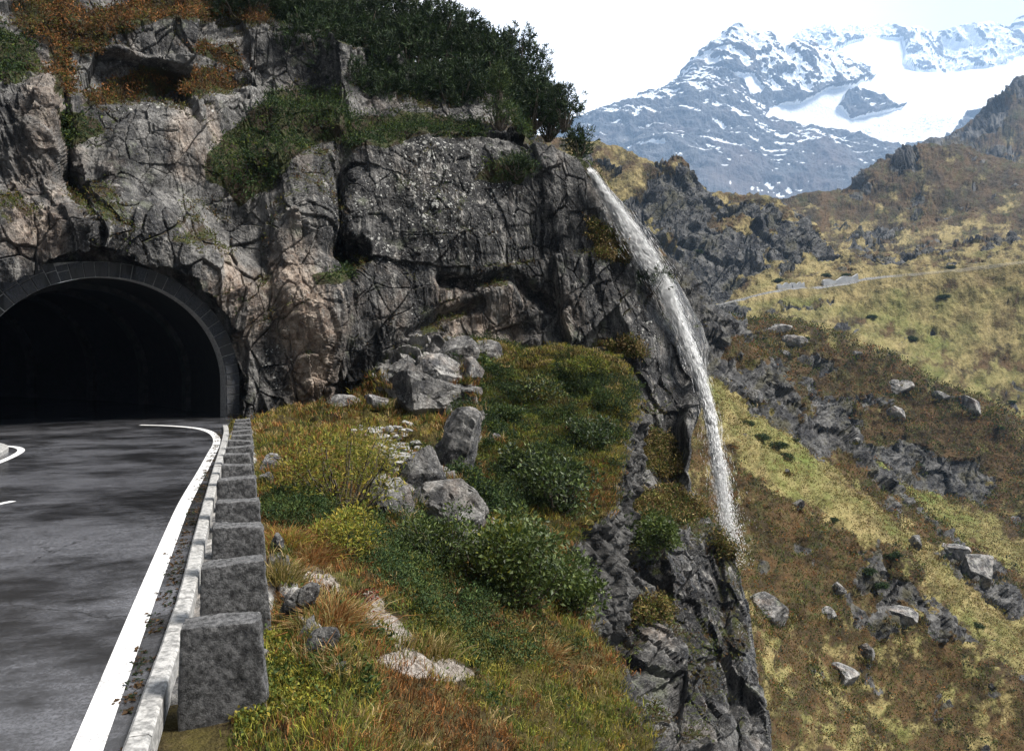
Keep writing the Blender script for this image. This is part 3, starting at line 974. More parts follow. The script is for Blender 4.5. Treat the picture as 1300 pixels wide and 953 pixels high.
c = m.mix(m.rng(n2, .42, .3, 0, .8), c, (.012, .010, .006))
sc_ = m.mix(m.rng(m.noise(m.pos, 14, 8, .75), .35, .65), (.12, .10, .085), (.42, .38, .34))
c = m.mix(m.rng(m.math('ADD', m.attr('soil'), m.math('MULTIPLY', m.math('SUBTRACT', n2, .5), .9)), .4, .62), c, sc_)
rk = m.mix(m.rng(m.noise(m.pos, 2.4, 10, .68), .35, .65), (.012, .012, .0125), (.115, .112, .108))
c = m.mix(m.rng(m.math('ADD', m.attr('rock'), m.math('MULTIPLY', m.math('SUBTRACT', n1, .5), .7)), .4, .6), c, rk)
on_ = m.noise(m.pos, 1.1, 9, .68)
ok_ = m.mix(m.rng(on_, .38, .62), (.07, .068, .066), (.34, .325, .31))
ok_ = m.mix(m.rng(m.noise(m.pos, 7, 7, .8), .46, .36, 0, .8), ok_, (.02, .02, .02))
ok_ = m.mix(m.rng(m.noise(m.map(m.pos, loc=(5, 1, 8)), 3.2, 7, .75), .54, .64, 0, .7), ok_, (.50, .49, .47))
c = m.mix(m.rng(m.math('ADD', m.attr('outcrop'), m.math('MULTIPLY', m.math('SUBTRACT', n2, .5), .8)), .45, .58), c, ok_)
MAT['bank'] = m.surf(m.bsdf(c, .95, m.bump(m.math('ADD', n2, m.noise(m.pos, 35, 5)), 1, .06), .15))
bfc = gridfaces(nr, nc)
if bflip: bfc = bfc[:, ::-1]
struct('bank', mesh_np('bank', BVd.reshape(-1, 3), bfc, MAT['bank'], False, dict(soil=soil, rock=rockside, outcrop=oc)),
       'grassy autumn bank and knoll between the guard stones and the cliff', 'bank')
BANK = dict(V=BVd.reshape(-1, 3), N=bn.reshape(-1, 3), px=bkx.reshape(-1), py=bky.reshape(-1), ok=(cid > .62).reshape(-1) & (cid < 6.35).reshape(-1), cid=cid.reshape(-1), soil=soil.reshape(-1))


def pick(sf, px, py, tol=3.0):
    m_ = sf['ok'] & (np.abs(sf['px'] - px) < tol) & (np.abs(sf['py'] - py) < tol)
    i = np.nonzero(m_)[0]
    if len(i) == 0:
        return pick(sf, px, py, tol * 1.8)
    j = i[np.argmin(sf['V'][i, 1])]
    return sf['V'][j].copy(), sf['N'][j].copy()


def sample(sf, mask, n, weight=None, jit=None):
    i = np.nonzero(mask)[0]
    w = None
    if weight is not None:
        w = weight[i]; w = w / w.sum()
    j = rng.choice(i, n, p=w)
    v = sf['V'][j] + rng.normal(size=(n, 3)) * ((sf['V'][j, 1:2] * .004) if jit is None else jit) * np.array([1, 1, .15])
    return v, sf['N'][j], j


# area weight of bank vertices so that blades spread evenly over the picture
def vert_area(V):
    a = np.cross(np.gradient(V, axis=1), np.gradient(V, axis=0))
    return np.linalg.norm(a, axis=-1)


BANK['A'] = vert_area(BVd).reshape(-1) / (BANK['V'][:, 1] ** 1.6)
# visible only: facing camera
ctl = unit(np.array([0, 0, H]) - BANK['V'])
BANK['face'] = np.sum(ctl * BANK['N'], 1)
BANK['vis'] = BANK['ok'] & (BANK['px'] > 300) & (BANK['px'] < 830) & (BANK['py'] > 420) & (BANK['py'] < 1000)

PAL = dict(straw=[(.30, .22, .09), (.24, .19, .06), (.36, .27, .13)], yellow=[(.24, .20, .04), (.30, .24, .04), (.18, .18, .035)],
           green=[(.06, .085, .018), (.09, .115, .02), (.045, .07, .018)], olive=[(.10, .095, .02), (.13, .11, .025), (.075, .075, .018)],
           rust=[(.24, .10, .03), (.30, .14, .05), (.17, .075, .025)], dark=[(.018, .032, .012), (.03, .045, .015), (.022, .036, .018)],
           brown=[(.075, .042, .018), (.11, .06, .022), (.055, .035, .015)], jun=[(.022, .045, .016), (.035, .065, .02), (.05, .08, .022)],
           bush=[(.035, .058, .014), (.06, .085, .02), (.085, .115, .03)], ygreen=[(.15, .17, .025), (.22, .22, .03), (.11, .14, .025)], red=[(.22, .03, .02), (.16, .03, .02)])


def colours(names, n):
    pal = np.array([c for k in names for c in PAL[k]])
    c = pal[rng.integers(0, len(pal), n)]
    return c * rng.uniform(.75, 1.25, (n, 1))


def grass_obj(name, pts, nrm, colr, length, width, label, cat, per=7, lean=.5, spread=.03):
    n = len(pts)
    c = np.repeat(pts, per, 0) + rng.normal(size=(n * per, 3)) * np.repeat(np.broadcast_to(spread, (n,)), per)[:, None] * np.array([1, 1, .1])
    tl = unit(np.repeat(rng.normal(size=(n, 3)) * np.array([1, 1, .2]), per, 0))
    d = np.array([0, 0, 1.]) + .45 * np.repeat(nrm, per, 0) + lean * rng.normal(size=(n * per, 3)) * .7
    bend = tl * .35 + rng.normal(size=(n * per, 3)) * .25 - np.array([0, 0, .15])
    ln = np.repeat(length, per) * rng.uniform(.55, 1.25, n * per)
    Q = blade_quads(c, d, bend, ln, np.repeat(width, per))
    V, Fc = soup(Q, 4)
    cc = np.repeat(colr, per, 0) * rng.uniform(.7, 1.35, (n * per, 1))
    cc = np.concatenate([np.repeat(cc, 4, 0), np.repeat(cc * 1.1, 4, 0)])
    return tag(link(name, mesh_np(name, V, Fc, MAT['leaf'], False, cols=cc)), label, cat, kind='stuff')


# patch membership over the bank
bx, by = BANK['px'], BANK['py']
nz = fbm(BANK['V'].astype(np.float32) * .8, 4, 91)
nz2 = fbm(BANK['V'].astype(np.float32) * .35, 3, 92)
knoll = sstep(545, 610, bx + 18 * nz) * sstep(660, 640, by)
ROCKZONES = [[(470, 660), (480, 605), (520, 590), (600, 640), (612, 690), (560, 690)], [(540, 560), (590, 520), (606, 560), (590, 600), (545, 600)], [(480, 495), (520, 480), (580, 500), (575, 530), (500, 520)]]
bare = oc.reshape(-1) > .55
for po in ROCKZONES[1:]:
    bare |= inpoly(bx, by, po)
vis = BANK['vis'] & ~bare
for (nm, msk, num, pal, ln, lab) in [
    ('grass', vis & (knoll < .5), 15000, None, .20, 'mixed straw and green autumn grass on the bank'),
    ('grass', vis & (knoll >= .5), 15000, None, .16, 'green and brown tussock grass covering the knoll'),
]:
    pts, nr_, j = sample(BANK, msk & (rng.random(len(bx)) > BANK['soil'] * .93), num, BANK['A'])
    a = nz[j] * 1.2 + nz2[j] + rng.normal(size=len(j)) * .18
    cl = np.zeros((len(j), 3))
    if 'knoll' in lab:
        for lo_, hi_, ks in ((-9, -.35, ['brown', 'olive']), (-.35, .0, ['green', 'olive', 'ygreen']), (.0, .3, ['green', 'jun', 'olive']), (.3, 9, ['dark', 'jun'])):
            q = (a >= lo_) & (a < hi_); cl[q] = colours(ks, q.sum())
        edge_ = (by[j] < 470) | (bx[j] > 770)
        q = edge_ & (rng.random(len(j)) < .7); cl[q] = colours(['yellow', 'straw', 'olive'], q.sum())
        q = (by[j] > 585) & (rng.random(len(j)) < .5); cl[q] = colours(['brown', 'rust', 'olive'], q.sum())
    else:
        for lo_, hi_, ks in ((-9, -.35, ['rust', 'brown']), (-.35, -.05, ['straw', 'olive', 'rust']), (-.05, .25, ['olive', 'yellow', 'green']), (.25, 9, ['green', 'yellow', 'ygreen'])):
            q = (a >= lo_) & (a < hi_); cl[q] = colours(ks, q.sum())
        q = (bx[j] < 430) & (by[j] > 655) & (by[j] < 815) & (rng.random(len(j)) < .55); cl[q] = colours(['rust', 'straw', 'brown'], q.sum())
        q = (by[j] > 815) & (bx[j] < 470) & (rng.random(len(j)) < .6); cl[q] = colours(['ygreen', 'green', 'yellow'], q.sum())
        q = (by[j] < 560) & (rng.random(len(j)) < .7); cl[q] = colours(['straw', 'yellow', 'olive', 'rust'], q.sum())
    dj = pts[:, 1]
    grass_obj('grass', pts, nr_, cl, (ln * (.55 + .5 * sstep(6, 30, dj))) * rng.uniform(.6, 1.3, len(j)), .0016 + dj * .00042, lab, 'grass', 8, .55, .025 + dj * .003)


# leafy ground cover: heath, bilberry and juniper mats
def cover(name, sf, mask, n, pal, size, lift, label, cat, per=9, aspect=.5, mat='leaf', weight=None, kind='stuff', lump=.5):
    pts, nr_, j = sample(sf, mask, n, weight)
    hgt = lift * np.clip(.35 + lump * fbm(pts.astype(np.float32) * 1.3, 3, 17) * 2.2, .05, 1.6)
    up_ = unit(nr_ * .7 + np.array([0, 0, .6]))
    c = np.repeat(pts + up_ * (hgt * rng.uniform(.2, 1, n))[:, None], per, 0) + rng.normal(size=(n * per, 3)) * size * .8
    d = unit(np.repeat(up_, per, 0) * .6 + rng.normal(size=(n * per, 3)) * .8)
    Q = leaf_quads(c, d, rng.normal(size=d.shape), size * rng.uniform(.6, 1.3, n * per), aspect)
    cc = np.repeat(colours(pal, n), per, 0) * rng.uniform(.7, 1.35, (n * per, 1))
    V, Fc = soup(Q, 4)
    return tag(link(name, mesh_np(name, V, Fc, MAT[mat], False, cols=np.repeat(cc, 4, 0))), label, cat, kind=kind)


kn = BANK['vis'] & (knoll > .5)
cover('heath', BANK, kn & (nz * 1.2 + nz2 > .12), 17000, ['dark', 'jun', 'dark', 'green'], .095, .62, 'low dark green heath spreading over the knoll', 'heath', 8, .45, weight=BANK['A'])
cover('heath', BANK, BANK['vis'] & (knoll < .5) & (by < 900) & (nz > .18) & (BANK['soil'] < .3), 4500, ['green', 'olive', 'jun'], .06, .12, 'low leafy plants scattered through the bank grass', 'ground cover', 8, .5, weight=BANK['A'])
cover('heath', BANK, BANK['vis'] & (by > 800) & (bx < 520) & (nz2 > -.1) & (BANK['soil'] < .4), 1700, ['ygreen', 'yellow', 'green'], .035, .10, 'yellow green leafy herbs at the foot of the nearest guard stone', 'ground cover', 8, .7, weight=BANK['A'])
zf = {k: v.reshape(-1) & CLIFF['ok'] for k, v in zones.items()}
CA = vert_area(CVd).reshape(-1)
cover('heath', CLIFF, zf['heath'], 15000, ['brown', 'rust', 'brown', 'olive'], .15, .35, 'reddish brown heath on the ledges above the tunnel', 'heath', 9, .4, weight=CA)
cover('heath', CLIFF, zf['juniper'], 17000, ['jun', 'jun', 'dark', 'green'], .17, .50, 'dark green creeping juniper on the cliff shelves', 'juniper', 9, .35, weight=CA)
cover('heath', CLIFF, zf['dryledge'], 8000, ['olive', 'straw', 'brown', 'green'], .15, .30, 'dry grass and moss on the ledges beside the waterfall', 'grass', 9, .35, weight=CA)
sm_ = (moss.reshape(-1) > .5) & CLIFF['ok'] & ~zf['heath'] & ~zf['juniper'] & ~zf['dryledge'] & (np.arange(len(CA)) >= nb * CV.shape[1])
cover('moss', CLIFF, sm_, 4500, ['olive', 'brown', 'green'], .11, .12, 'small tufts of moss and grass in the cliff cracks', 'moss', 7, .4, weight=CA)


# ------------------------------------------------------------------ plants (things)
def lobes_of(h, r, n, seed, flatness=.7):
    g = np.random.default_rng(seed)
    L_ = []
    for _ in range(n):
        a = g.uniform(0, 2 * np.pi); q = math.sqrt(g.uniform(0, 1)) * r * .8
        zz = h * g.uniform(.25, .95) * (1 - .45 * (q / r) ** 2)
        L_.append((q * math.cos(a), q * math.sin(a), zz))
    return np.array(L_)


def stems(L_, seed, r0=.05, base=.12):
    g = np.random.default_rng(seed)
    paths = []
    for l in L_:
        b0 = np.array([g.uniform(-base, base), g.uniform(-base, base), -.15])
        t = np.linspace(0, 1, 7)[:, None]
        pth = b0 + (l - b0) * t + np.array([0, 0, 1]) * (np.sin(t * np.pi) * -.12 * np.linalg.norm(l)) + g.normal(size=(7, 3)) * .03 * np.linalg.norm(l) * (t * (1 - t)) * 4
        paths.append((pth, np.linspace(r0, r0 * .25, 7)))
    return tubes(paths, 5)


def pine_meshes(seed, h, r, nl=16, nshoot=15, needles=15, nlen=.2, pal=('jun', 'dark', 'dark'), spire=False):
    g = np.random.default_rng(seed)
    L_ = lobes_of(h, r, nl, seed)
    if spire:
        zz = np.linspace(.12, 1, nl); a = g.uniform(0, 6.28, nl); q = r * (1 - zz) * g.uniform(.5, 1, nl)
        L_ = np.stack([q * np.cos(a), q * np.sin(a), zz * h], -1)
    lob = (.30 * r + .12 * h) * (1 if not spire else .7)
    c = []; d = []; tip = []
    for l in L_:
        lr = lob * g.uniform(.7, 1.2)
        sd_ = unit(g.normal(size=(nshoot, 3)) * np.array([1, 1, .8]) + np.array([0, 0, .35]))
        ln_ = lr * g.uniform(.5, 1.0, nshoot)[:, None]
        up_ = unit(sd_ + np.array([0, 0, .9]))
        ss_ = g.uniform(.0, 1, (nshoot, needles, 1))
        base_ = l + sd_ * ln_
        pts_ = base_[:, None] + up_[:, None] * ss_ * nlen * 1.3
        c.append(pts_.reshape(-1, 3))
        d.append((up_[:, None] * .75 + g.normal(size=(nshoot, needles, 3)) * .55).reshape(-1, 3))
        tip.append(np.repeat(g.uniform(.6, 1.4, nshoot), needles))
    c = np.concatenate(c); d = np.concatenate(d); tip = np.concatenate(tip)
    Q = leaf_quads(c, d, rng.normal(size=d.shape), nlen * rng.uniform(.7, 1.3, len(c)), .17, .02)
    cc = colours(list(pal), len(c)) * tip[:, None]
    V, Fc = soup(Q, 4)
    crown = mesh_np('crown', V, Fc, MAT['needle'], False, cols=np.repeat(cc, 4, 0))
    sv, sf_ = stems(L_, seed + 1, .06 * max(h, 1.) / 2 + .02)
    return mesh_np('trunk', sv, sf_, MAT['bark'], True), crown


def shrub_meshes(seed, h, r, nl=18, leaves=130, lsize=.07, pal=('bush',), aspect=.55, mat='gloss_leaf', up_=.3, lobf=1.0, bare_=0):
    g = np.random.default_rng(seed)
    L_ = lobes_of(h, r, nl, seed)
    c = []; d = []; tv = []
    for l in L_:
        lr = (.24 * r + .16 * h) * g.uniform(.7, 1.2) * lobf
        o = unit(g.normal(size=(leaves, 3))) * (g.uniform(.25, 1, (leaves, 1)) ** .5) * lr
        o[:, 2] *= .8
        c.append(l + o); d.append(unit(o) * .7 + g.normal(size=o.shape) * .6 + np.array([0, 0, up_]))
        tv.append(np.full(leaves, g.uniform(.75, 1.25)))
    c = np.concatenate(c); d = np.concatenate(d); tv = np.concatenate(tv)
    nrm_ = unit(rng.normal(size=d.shape) + np.array([0, 0, .8]))
    Q = leaf_quads(c, d, nrm_, lsize * rng.uniform(.4, 1.6, len(c)), aspect)
    cc = colours(list(pal), len(c)) * tv[:, None]
    V, Fc = soup(Q, 4)
    fol = mesh_np('foliage', V, Fc, MAT[mat], False, cols=np.repeat(cc, 4, 0))
    sv, sf_ = stems(L_, seed + 1, .022 * max(h, .6))
    return mesh_np('stem', sv, sf_, MAT['bark'], True), fol


def place(name, parts, pos, label, cat, group=None, rot=None, scale=1.0, sz=1.0, names=('trunk', 'crown')):
    e = link(name, None, loc=pos)
    e.rotation_euler = (0, 0, random.uniform(0, 6.28) if rot is None else rot)
    e.scale = (scale, scale, scale * sz)
    tag(e, label, cat, group)
    for nm_, me in zip(names, parts):
        if me is not None: link(nm_, me, e)
    return e


# dwarf pine thicket along the cliff top
PINES = [pine_meshes(100 + i, h_, r_, 20, 20, 16, .24) for i, (h_, r_) in enumerate([(2.2, 1.5), (2.8, 1.4), (1.7, 1.7), (2.5, 1.2), (3.0, 1.6)])]
topline = [(318, 6), (345, 0), (365, 8), (372, 30), (392, 20), (408, 40), (420, 62), (425, 30), (440, 12), (452, 48), (462, 80), (470, 25), (485, 60), (492, 95), (500, 22), (515, 50), (522, 88), (530, 35),
           (545, 112), (548, 66), (560, 42), (575, 80), (585, 110), (592, 55), (605, 90), (612, 66), (628, 108), (632, 72), (645, 132), (652, 92), (668, 112), (676, 140), (684, 120), (696, 150), (400, 78), (440, 105), (385, 52), (478, 118), (512, 120), (570, 132), (610, 136)]
for i, (x_, y_) in enumerate(topline):
    # depth steps back with height on the plateau
    crest = np.interp(x_, CREST[:, 0], CREST[:, 1])
    dbase = float(np.interp(x_, DB[:, 0], DB[:, 1])) + 8 + max(0, crest + 50 - y_) * .055
    pos = P(x_, y_ + 26, dbase + 1.0)
    place('pine_tree', PINES[i % 5], pos, 'dark dwarf pine in the dense thicket along the cliff top', 'pine tree', 'dwarf pines on the cliff top', scale=random.uniform(.95, 1.35))
pos = P(717, 164, 45.5)
place('pine_tree', pine_meshes(140, 2.6, .8, 11, 14, 16, .26), pos, 'upright dark pine standing alone against the sky at the cliff edge', 'pine tree')
pos = P(738, 204, 45.0)
place('pine_tree', pine_meshes(141, 1.9, .9, 10, 14, 16, .26), pos, 'small bushy pine overhanging the top of the waterfall', 'pine tree')
pos = P(634, 168, 43.0)
place('pine_tree', pine_meshes(142, 3.3, .95, 22, 15, 15, .2, ('jun', 'bush'), True), pos, 'green conical spruce in front of the thicket on the cliff top', 'spruce')
pos, _ = pick(CLIFF, 655, 222)
place('juniper_bush', pine_meshes(143, .9, .9, 9, 12, 14, .2), pos, 'round juniper on the high ledge of the big rock face', 'juniper')
pos, _ = pick(CLIFF, 828, 372)
place('juniper_bush', pine_meshes(144, 1.2, .9, 9, 12, 14, .2), pos + np.array([.2, -.2, 0]), 'dark juniper clinging to the edge of the waterfall halfway down', 'juniper')


def bush(x_, y_, h, r, seed, label, cat, pal, lsize, aspect=.55, mat='gloss_leaf', nl=20, leaves=150, sf=None, name='shrub', push=0.0, lobf=1.0):
    pos, _ = pick(sf or BANK, x_, y_)
    pos = pos + np.array([0, push, -.05])
    return place(name, shrub_meshes(seed, h, r, nl, leaves, lsize, pal, aspect, mat, lobf=lobf), pos, label, cat, names=('stem', 'foliage'))


bush(662, 768, 1.75, 1.05, 201, 'largest glossy green bush on the edge of the foreground bank', 'bush', ('bush', 'bush', 'green'), .085, .6, nl=30, leaves=170)
bush(722, 772, 1.2, .75, 202, 'glossy green bush at the right end of the foreground bank', 'bush', ('bush', 'green'), .085, .6, nl=20, leaves=150)
bush(612, 742, 1.3, .75, 203, 'green bush with pale leaves left of the largest glossy bush', 'bush', ('bush', 'green', 'ygreen'), .075, .6, nl=18, leaves=140)
bush(556, 720, 1.15, .75, 204, 'dark green bush below the pale outcrop', 'bush', ('bush', 'dark', 'green'), .07, .45, nl=20, leaves=150)
bush(432, 645, 1.75, 1.15, 205, 'tall yellow green willow bush in the middle of the bank', 'bush', ('ygreen', 'yellow', 'olive'), .085, .3, 'leaf', nl=26, leaves=120, name='willow_bush')
bush(385, 622, 1.2, .75, 206, 'orange yellow willow bush left of the tall willow', 'bush', ('yellow', 'olive', 'rust'), .08, .3, 'leaf', nl=16, leaves=100, name='willow_bush')
bush(470, 600, 1.0, .8, 212, 'loose yellow willow bush beside the rubble patch', 'bush', ('ygreen', 'straw', 'yellow'), .08, .3, 'leaf', nl=14, leaves=90, name='willow_bush')
bush(440, 705, .85, .55, 207, 'yellow leaved bush above the creeping juniper', 'bush', ('yellow', 'ygreen'), .06, .4, 'leaf', nl=18, leaves=130)
bush(468, 768, .28, .22, 208, 'small red leaved shrub beside the bare soil', 'bush', ('red', 'brown'), .04, .5, 'leaf', nl=9, leaves=60)
bush(708, 645, 1.55, 1.25, 209, 'broad dark green bush on the lower side of the knoll', 'bush', ('dark', 'bush', 'bush'), .12, .55, nl=28, leaves=150)
bush(745, 560, 1.0, 1.1, 215, 'dark rounded bush near the right edge of the knoll', 'bush', ('dark', 'jun', 'bush'), .11, .5, nl=18, leaves=120)
bush(690, 500, .8, 1.3, 216, 'low spreading bush high on the knoll', 'bush', ('dark', 'green', 'olive'), .11, .5, nl=18, leaves=120)
bush(640, 530, .6, .7, 217, 'small leafy bush in the middle of the knoll grass', 'bush', ('green', 'jun'), .1, .5, nl=12, leaves=100)
bush(740, 470, .7, 1.2, 218, 'yellow green bush on the top edge of the knoll', 'bush', ('ygreen', 'olive', 'green'), .1, .5, 'leaf', nl=16, leaves=110)
bush(665, 600, .9, .8, 213, 'low bush in the grass just left of the broad dark bush', 'bush', ('dark', 'green'), .11, .5, nl=14, leaves=110)
bush(612, 478, .9, .9, 214, 'green bush beside the stacked boulders at the cliff foot', 'bush', ('green', 'jun'), .13, .5, nl=14, leaves=110)
bush(768, 705, 1.7, 1.5, 210, 'dark leafy bush growing from the cliff under the grassy ledge', 'bush', ('bush', 'dark'), .14, .55, nl=26, leaves=150, sf=CLIFF)
bush(836, 700, 1.4, .95, 211, 'green bush on the cliff nearest the foot of the waterfall', 'bush', ('bush', 'green'), .14, .55, nl=20, leaves=130, sf=CLIFF)


# creeping junipers: foliage laid over the bank, each a thing of its own
def creeping(po, n, lift, label, seed, pal=('jun', 'jun', 'bush'), size=.06):
    mask = BANK['vis'] & inpoly(BANK['px'], BANK['py'], po)
    o = cover('creeping_juniper', BANK, mask, n, list(pal), size, lift, label, 'juniper', 12, .32, 'needle', BANK['A'], None, .6)
    return o


creeping([(425, 690), (470, 655), (530, 650), (565, 690), (600, 735), (625, 790), (590, 812), (535, 780), (480, 735)], 3000, .42, 'large creeping juniper sprawling down the middle of the bank', 1)
creeping([(330, 640), (370, 615), (420, 632), (425, 662), (385, 672), (335, 665)], 1300, .3, 'creeping juniper on the bank beside the far guard stones', 2)
creeping([(560, 800), (620, 790), (700, 800), (750, 830), (700, 850), (600, 842)], 1300, .28, 'flat dark juniper along the lower edge of the bank', 3, ('jun', 'olive'))
creeping([(600, 700), (650, 700), (690, 760), (640, 780), (600, 760)], 700, .3, 'juniper mat under the largest glossy bush', 4, ('dark', 'jun'))


# dry tussocks
def tussock(x_, y_, h, n, pal, label, seed, sp=.12):
    pos, nr_ = pick(BANK, x_, y_)
    g = rng.normal(size=(n, 3)) * np.array([sp, sp, .01])
    d = unit(np.array([0, 0, 1.]) + g * 3.2 + rng.normal(size=(n, 3)) * .25)
    Q = blade_quads(g, d, d * np.array([1, 1, 0]) * .5 - np.array([0, 0, .25]), h * rng.uniform(.5, 1.2, n), .0045)
    cc = colours(pal, n); cc = np.concatenate([np.repeat(cc, 4, 0)] * 2)
    V, Fc = soup(Q, 4)
    o = link('grass_tussock', mesh_np('grass_tussock', V, Fc, MAT['leaf'], cols=cc), loc=pos)
    return tag(o, label, 'tussock')


tussock(420, 795, .42, 900, ['rust', 'straw'], 'orange dry grass tussock beside the pale rock chain', 1, .16)
tussock(392, 712, .40, 700, ['rust', 'rust', 'straw'], 'rusty dry tussock next to the third guard stone', 2, .16)
tussock(352, 735, .32, 500, ['straw', 'olive'], 'straw coloured tussock against the second guard stone', 3, .12)
tussock(548, 830, .30, 500, ['straw', 'olive'], 'pale tussock by the bare soil at the bottom of the bank', 4, .12)
tussock(360, 690, .35, 500, ['rust', 'yellow'], 'reddish tussock between the guard stones and the willow', 5, .14)
tussock(690, 835, .36, 500, ['straw', 'rust'], 'pale rust tussock near the lower right end of the bank', 6, .16)


# ------------------------------------------------------------------ boulders
def ico(sub):
    import bmesh
    bm = bmesh.new(); bmesh.ops.create_icosphere(bm, subdivisions=sub, radius=1)
    V = np.array([v.co[:] for v in bm.verts]); Fc = np.array([[v.index for v in f.verts] for f in bm.faces]); bm.free()
    return V, Fc


ICO = {k: ico(k) for k in (3, 4, 5)}


def rock_mesh(seed, size, sub=5, mat='boulder', cuts=15, rough=.06):
    g = np.random.default_rng(seed)
    V, Fc = ICO[sub]; V = V.copy()
    for _ in range(cuts):
        n = unit(g.normal(size=3)); h = g.uniform(.50, .88)
        t = V @ n
        V = V - np.outer(np.clip(t - h, 0, None), n) * .97
    size = np.asarray(size, float)
    W = V * size
    ms = float(np.max(size))
    nn = unit(V)
    q = (W / ms).astype(np.float32)
    W = W + nn * (ms * (rough * fbm(q * 2.2 + seed, 4, seed) + rough * .5 * fbm(q * 7 + seed, 3, seed + 5)))[:, None]
    b_, c_ = blocks(q + seed, (.55, .55, .55), seed, 1.4, .05)
    W = W + nn * (ms * .045 * b_)[:, None]
    return mesh_np('boulder', W, Fc, MAT[mat], False)


HILL_REF = {'h': 0}
SKIRT = {'bank': [], 'hill': []}


def boulder(x_, y_, w_px, h_px, seed, label, sf=None, mat='boulder', deep=.9, rot=0, sink=.35, name='boulder', sub=5, tilt=0):
    pos, _ = pick(sf or BANK, x_, y_ + h_px * .3)
    d_ = pos[1]
    w_ = w_px / F * d_ / 2 * 1.2; h_ = h_px / F * d_ / 2 * 1.5
    pos = P(x_, y_, d_)
    me = rock_mesh(seed, (w_, w_ * deep, h_), sub, mat)
    o = link(name, me, loc=pos + np.array([0, w_ * deep * .45, -h_ * .22]))
    o.rotation_euler = (0, math.radians(tilt), math.radians(rot))
    SKIRT['hill' if sf is HILL_REF.get('h') else 'bank'].append((x_, y_, w_px, h_px))
    return tag(o, label, 'boulder')


boulder(343, 588, 40, 20, 301, 'pale flat boulder beside the far guard stones')
boulder(333, 607, 22, 16, 302, 'small pale boulder just below the flat one beside the guard stones')
boulder(372, 765, 38, 62, 303, 'long pale rock slab running down beside the second guard stone', deep=.8, tilt=35)
boulder(405, 818, 46, 46, 304, 'pale broken boulder near the nearest guard stone', tilt=20)
boulder(352, 690, 20, 26, 305, 'small pinkish rock in the rusty grass by the third guard stone')
boulder(497, 632, 62, 66, 306, 'pale cracked outcrop rounded at the left of the group below the rubble', deep=.7)
boulder(560, 640, 96, 92, 307, 'long grey outcrop sloping down beside the pale cracked one', deep=.6, tilt=35)
boulder(578, 565, 62, 84, 308, 'pinkish slab of rock leaning at the left edge of the knoll', mat='dark_boulder', deep=.7, tilt=15)
boulder(590, 540, 44, 46, 309, 'pale grey boulder on top of the pinkish slab')
boulder(545, 500, 110, 54, 310, 'wide lichen covered rock at the foot of the cliff', mat='dark_boulder', deep=.6, tilt=15)
boulder(578, 447, 52, 46, 311, 'angular dark boulder on top of the stack under the cliff', mat='dark_boulder')
boulder(562, 470, 66, 36, 312, 'flat slab in the middle of the stacked boulders', tilt=15)
boulder(535, 600, 60, 60, 320, 'grey rock joining the pinkish slab to the pale cracked outcrop', mat='dark_boulder', deep=.7, tilt=20)
boulder(600, 690, 50, 40, 321, 'pale end of the long outcrop hidden behind the largest bush', deep=.7, tilt=35)
boulder(512, 470, 60, 40, 322, 'broad grey rock leaning on the cliff foot left of the stack', mat='dark_boulder', deep=.6, tilt=-15)
boulder(620, 445, 46, 36, 323, 'dark rock right of the stack where the knoll meets the cliff', mat='dark_boulder', deep=.7)
boulder(598, 470, 34, 30, 324, 'pale upright rock between the stack and the knoll grass')
boulder(388, 800, 26, 40, 325, 'narrow pale rock in the middle of the chain by the guard stones', tilt=30)
boulder(430, 850, 30, 20, 326, 'low pale rock ending the chain near the bottom')
boulder(433, 509, 40, 14, 313, 'low pale slab at the cliff foot above the grass')
boulder(475, 508, 30, 18, 314, 'small grey boulder beside the low slab at the cliff foot')
boulder(597, 496, 30, 14, 315, 'flat triangular stone in the knoll grass')
boulder(653, 608, 12, 20, 316, 'small upright pale stone in the knoll grass')
boulder(628, 556, 18, 12, 317, 'small pinkish stone in the middle of the knoll')
boulder(434, 835, 16, 14, 318, 'small stone at the bottom of the pale rock chain')
boulder(520, 815, 18, 10, 319, 'flat stone lying in the bare soil')

def skirt(sf, lst, n, length, wid, pal, label):
    P_ = []; N_ = []
    for (x_, y_, w_, h_) in lst:
        k_ = max(8, int(n * w_ / 40))
        th_ = rng.uniform(math.pi * -.05, math.pi * 1.05, k_)
        for a_ in th_:
            q = pick(sf, x_ + w_ * .58 * math.cos(a_) * rng.uniform(.85, 1.15), y_ + h_ * (.34 * math.sin(a_) + .20) * rng.uniform(.9, 1.2))
            P_.append(q[0]); N_.append(q[1])
    P_ = np.array(P_); N_ = np.array(N_)
    d_ = P_[:, 1]
    grass_obj('grass', P_, N_, colours(pal, len(P_)), (length + d_ * .004) * rng.uniform(.6, 1.4, len(P_)), .0016 + d_ * wid, label, 'grass', 10, .5, .03 + d_ * .003)


skirt(BANK, SKIRT['bank'], 34, .16, .0004, ['straw', 'olive', 'green', 'rust'], 'longer grass growing up round the rocks on the bank')

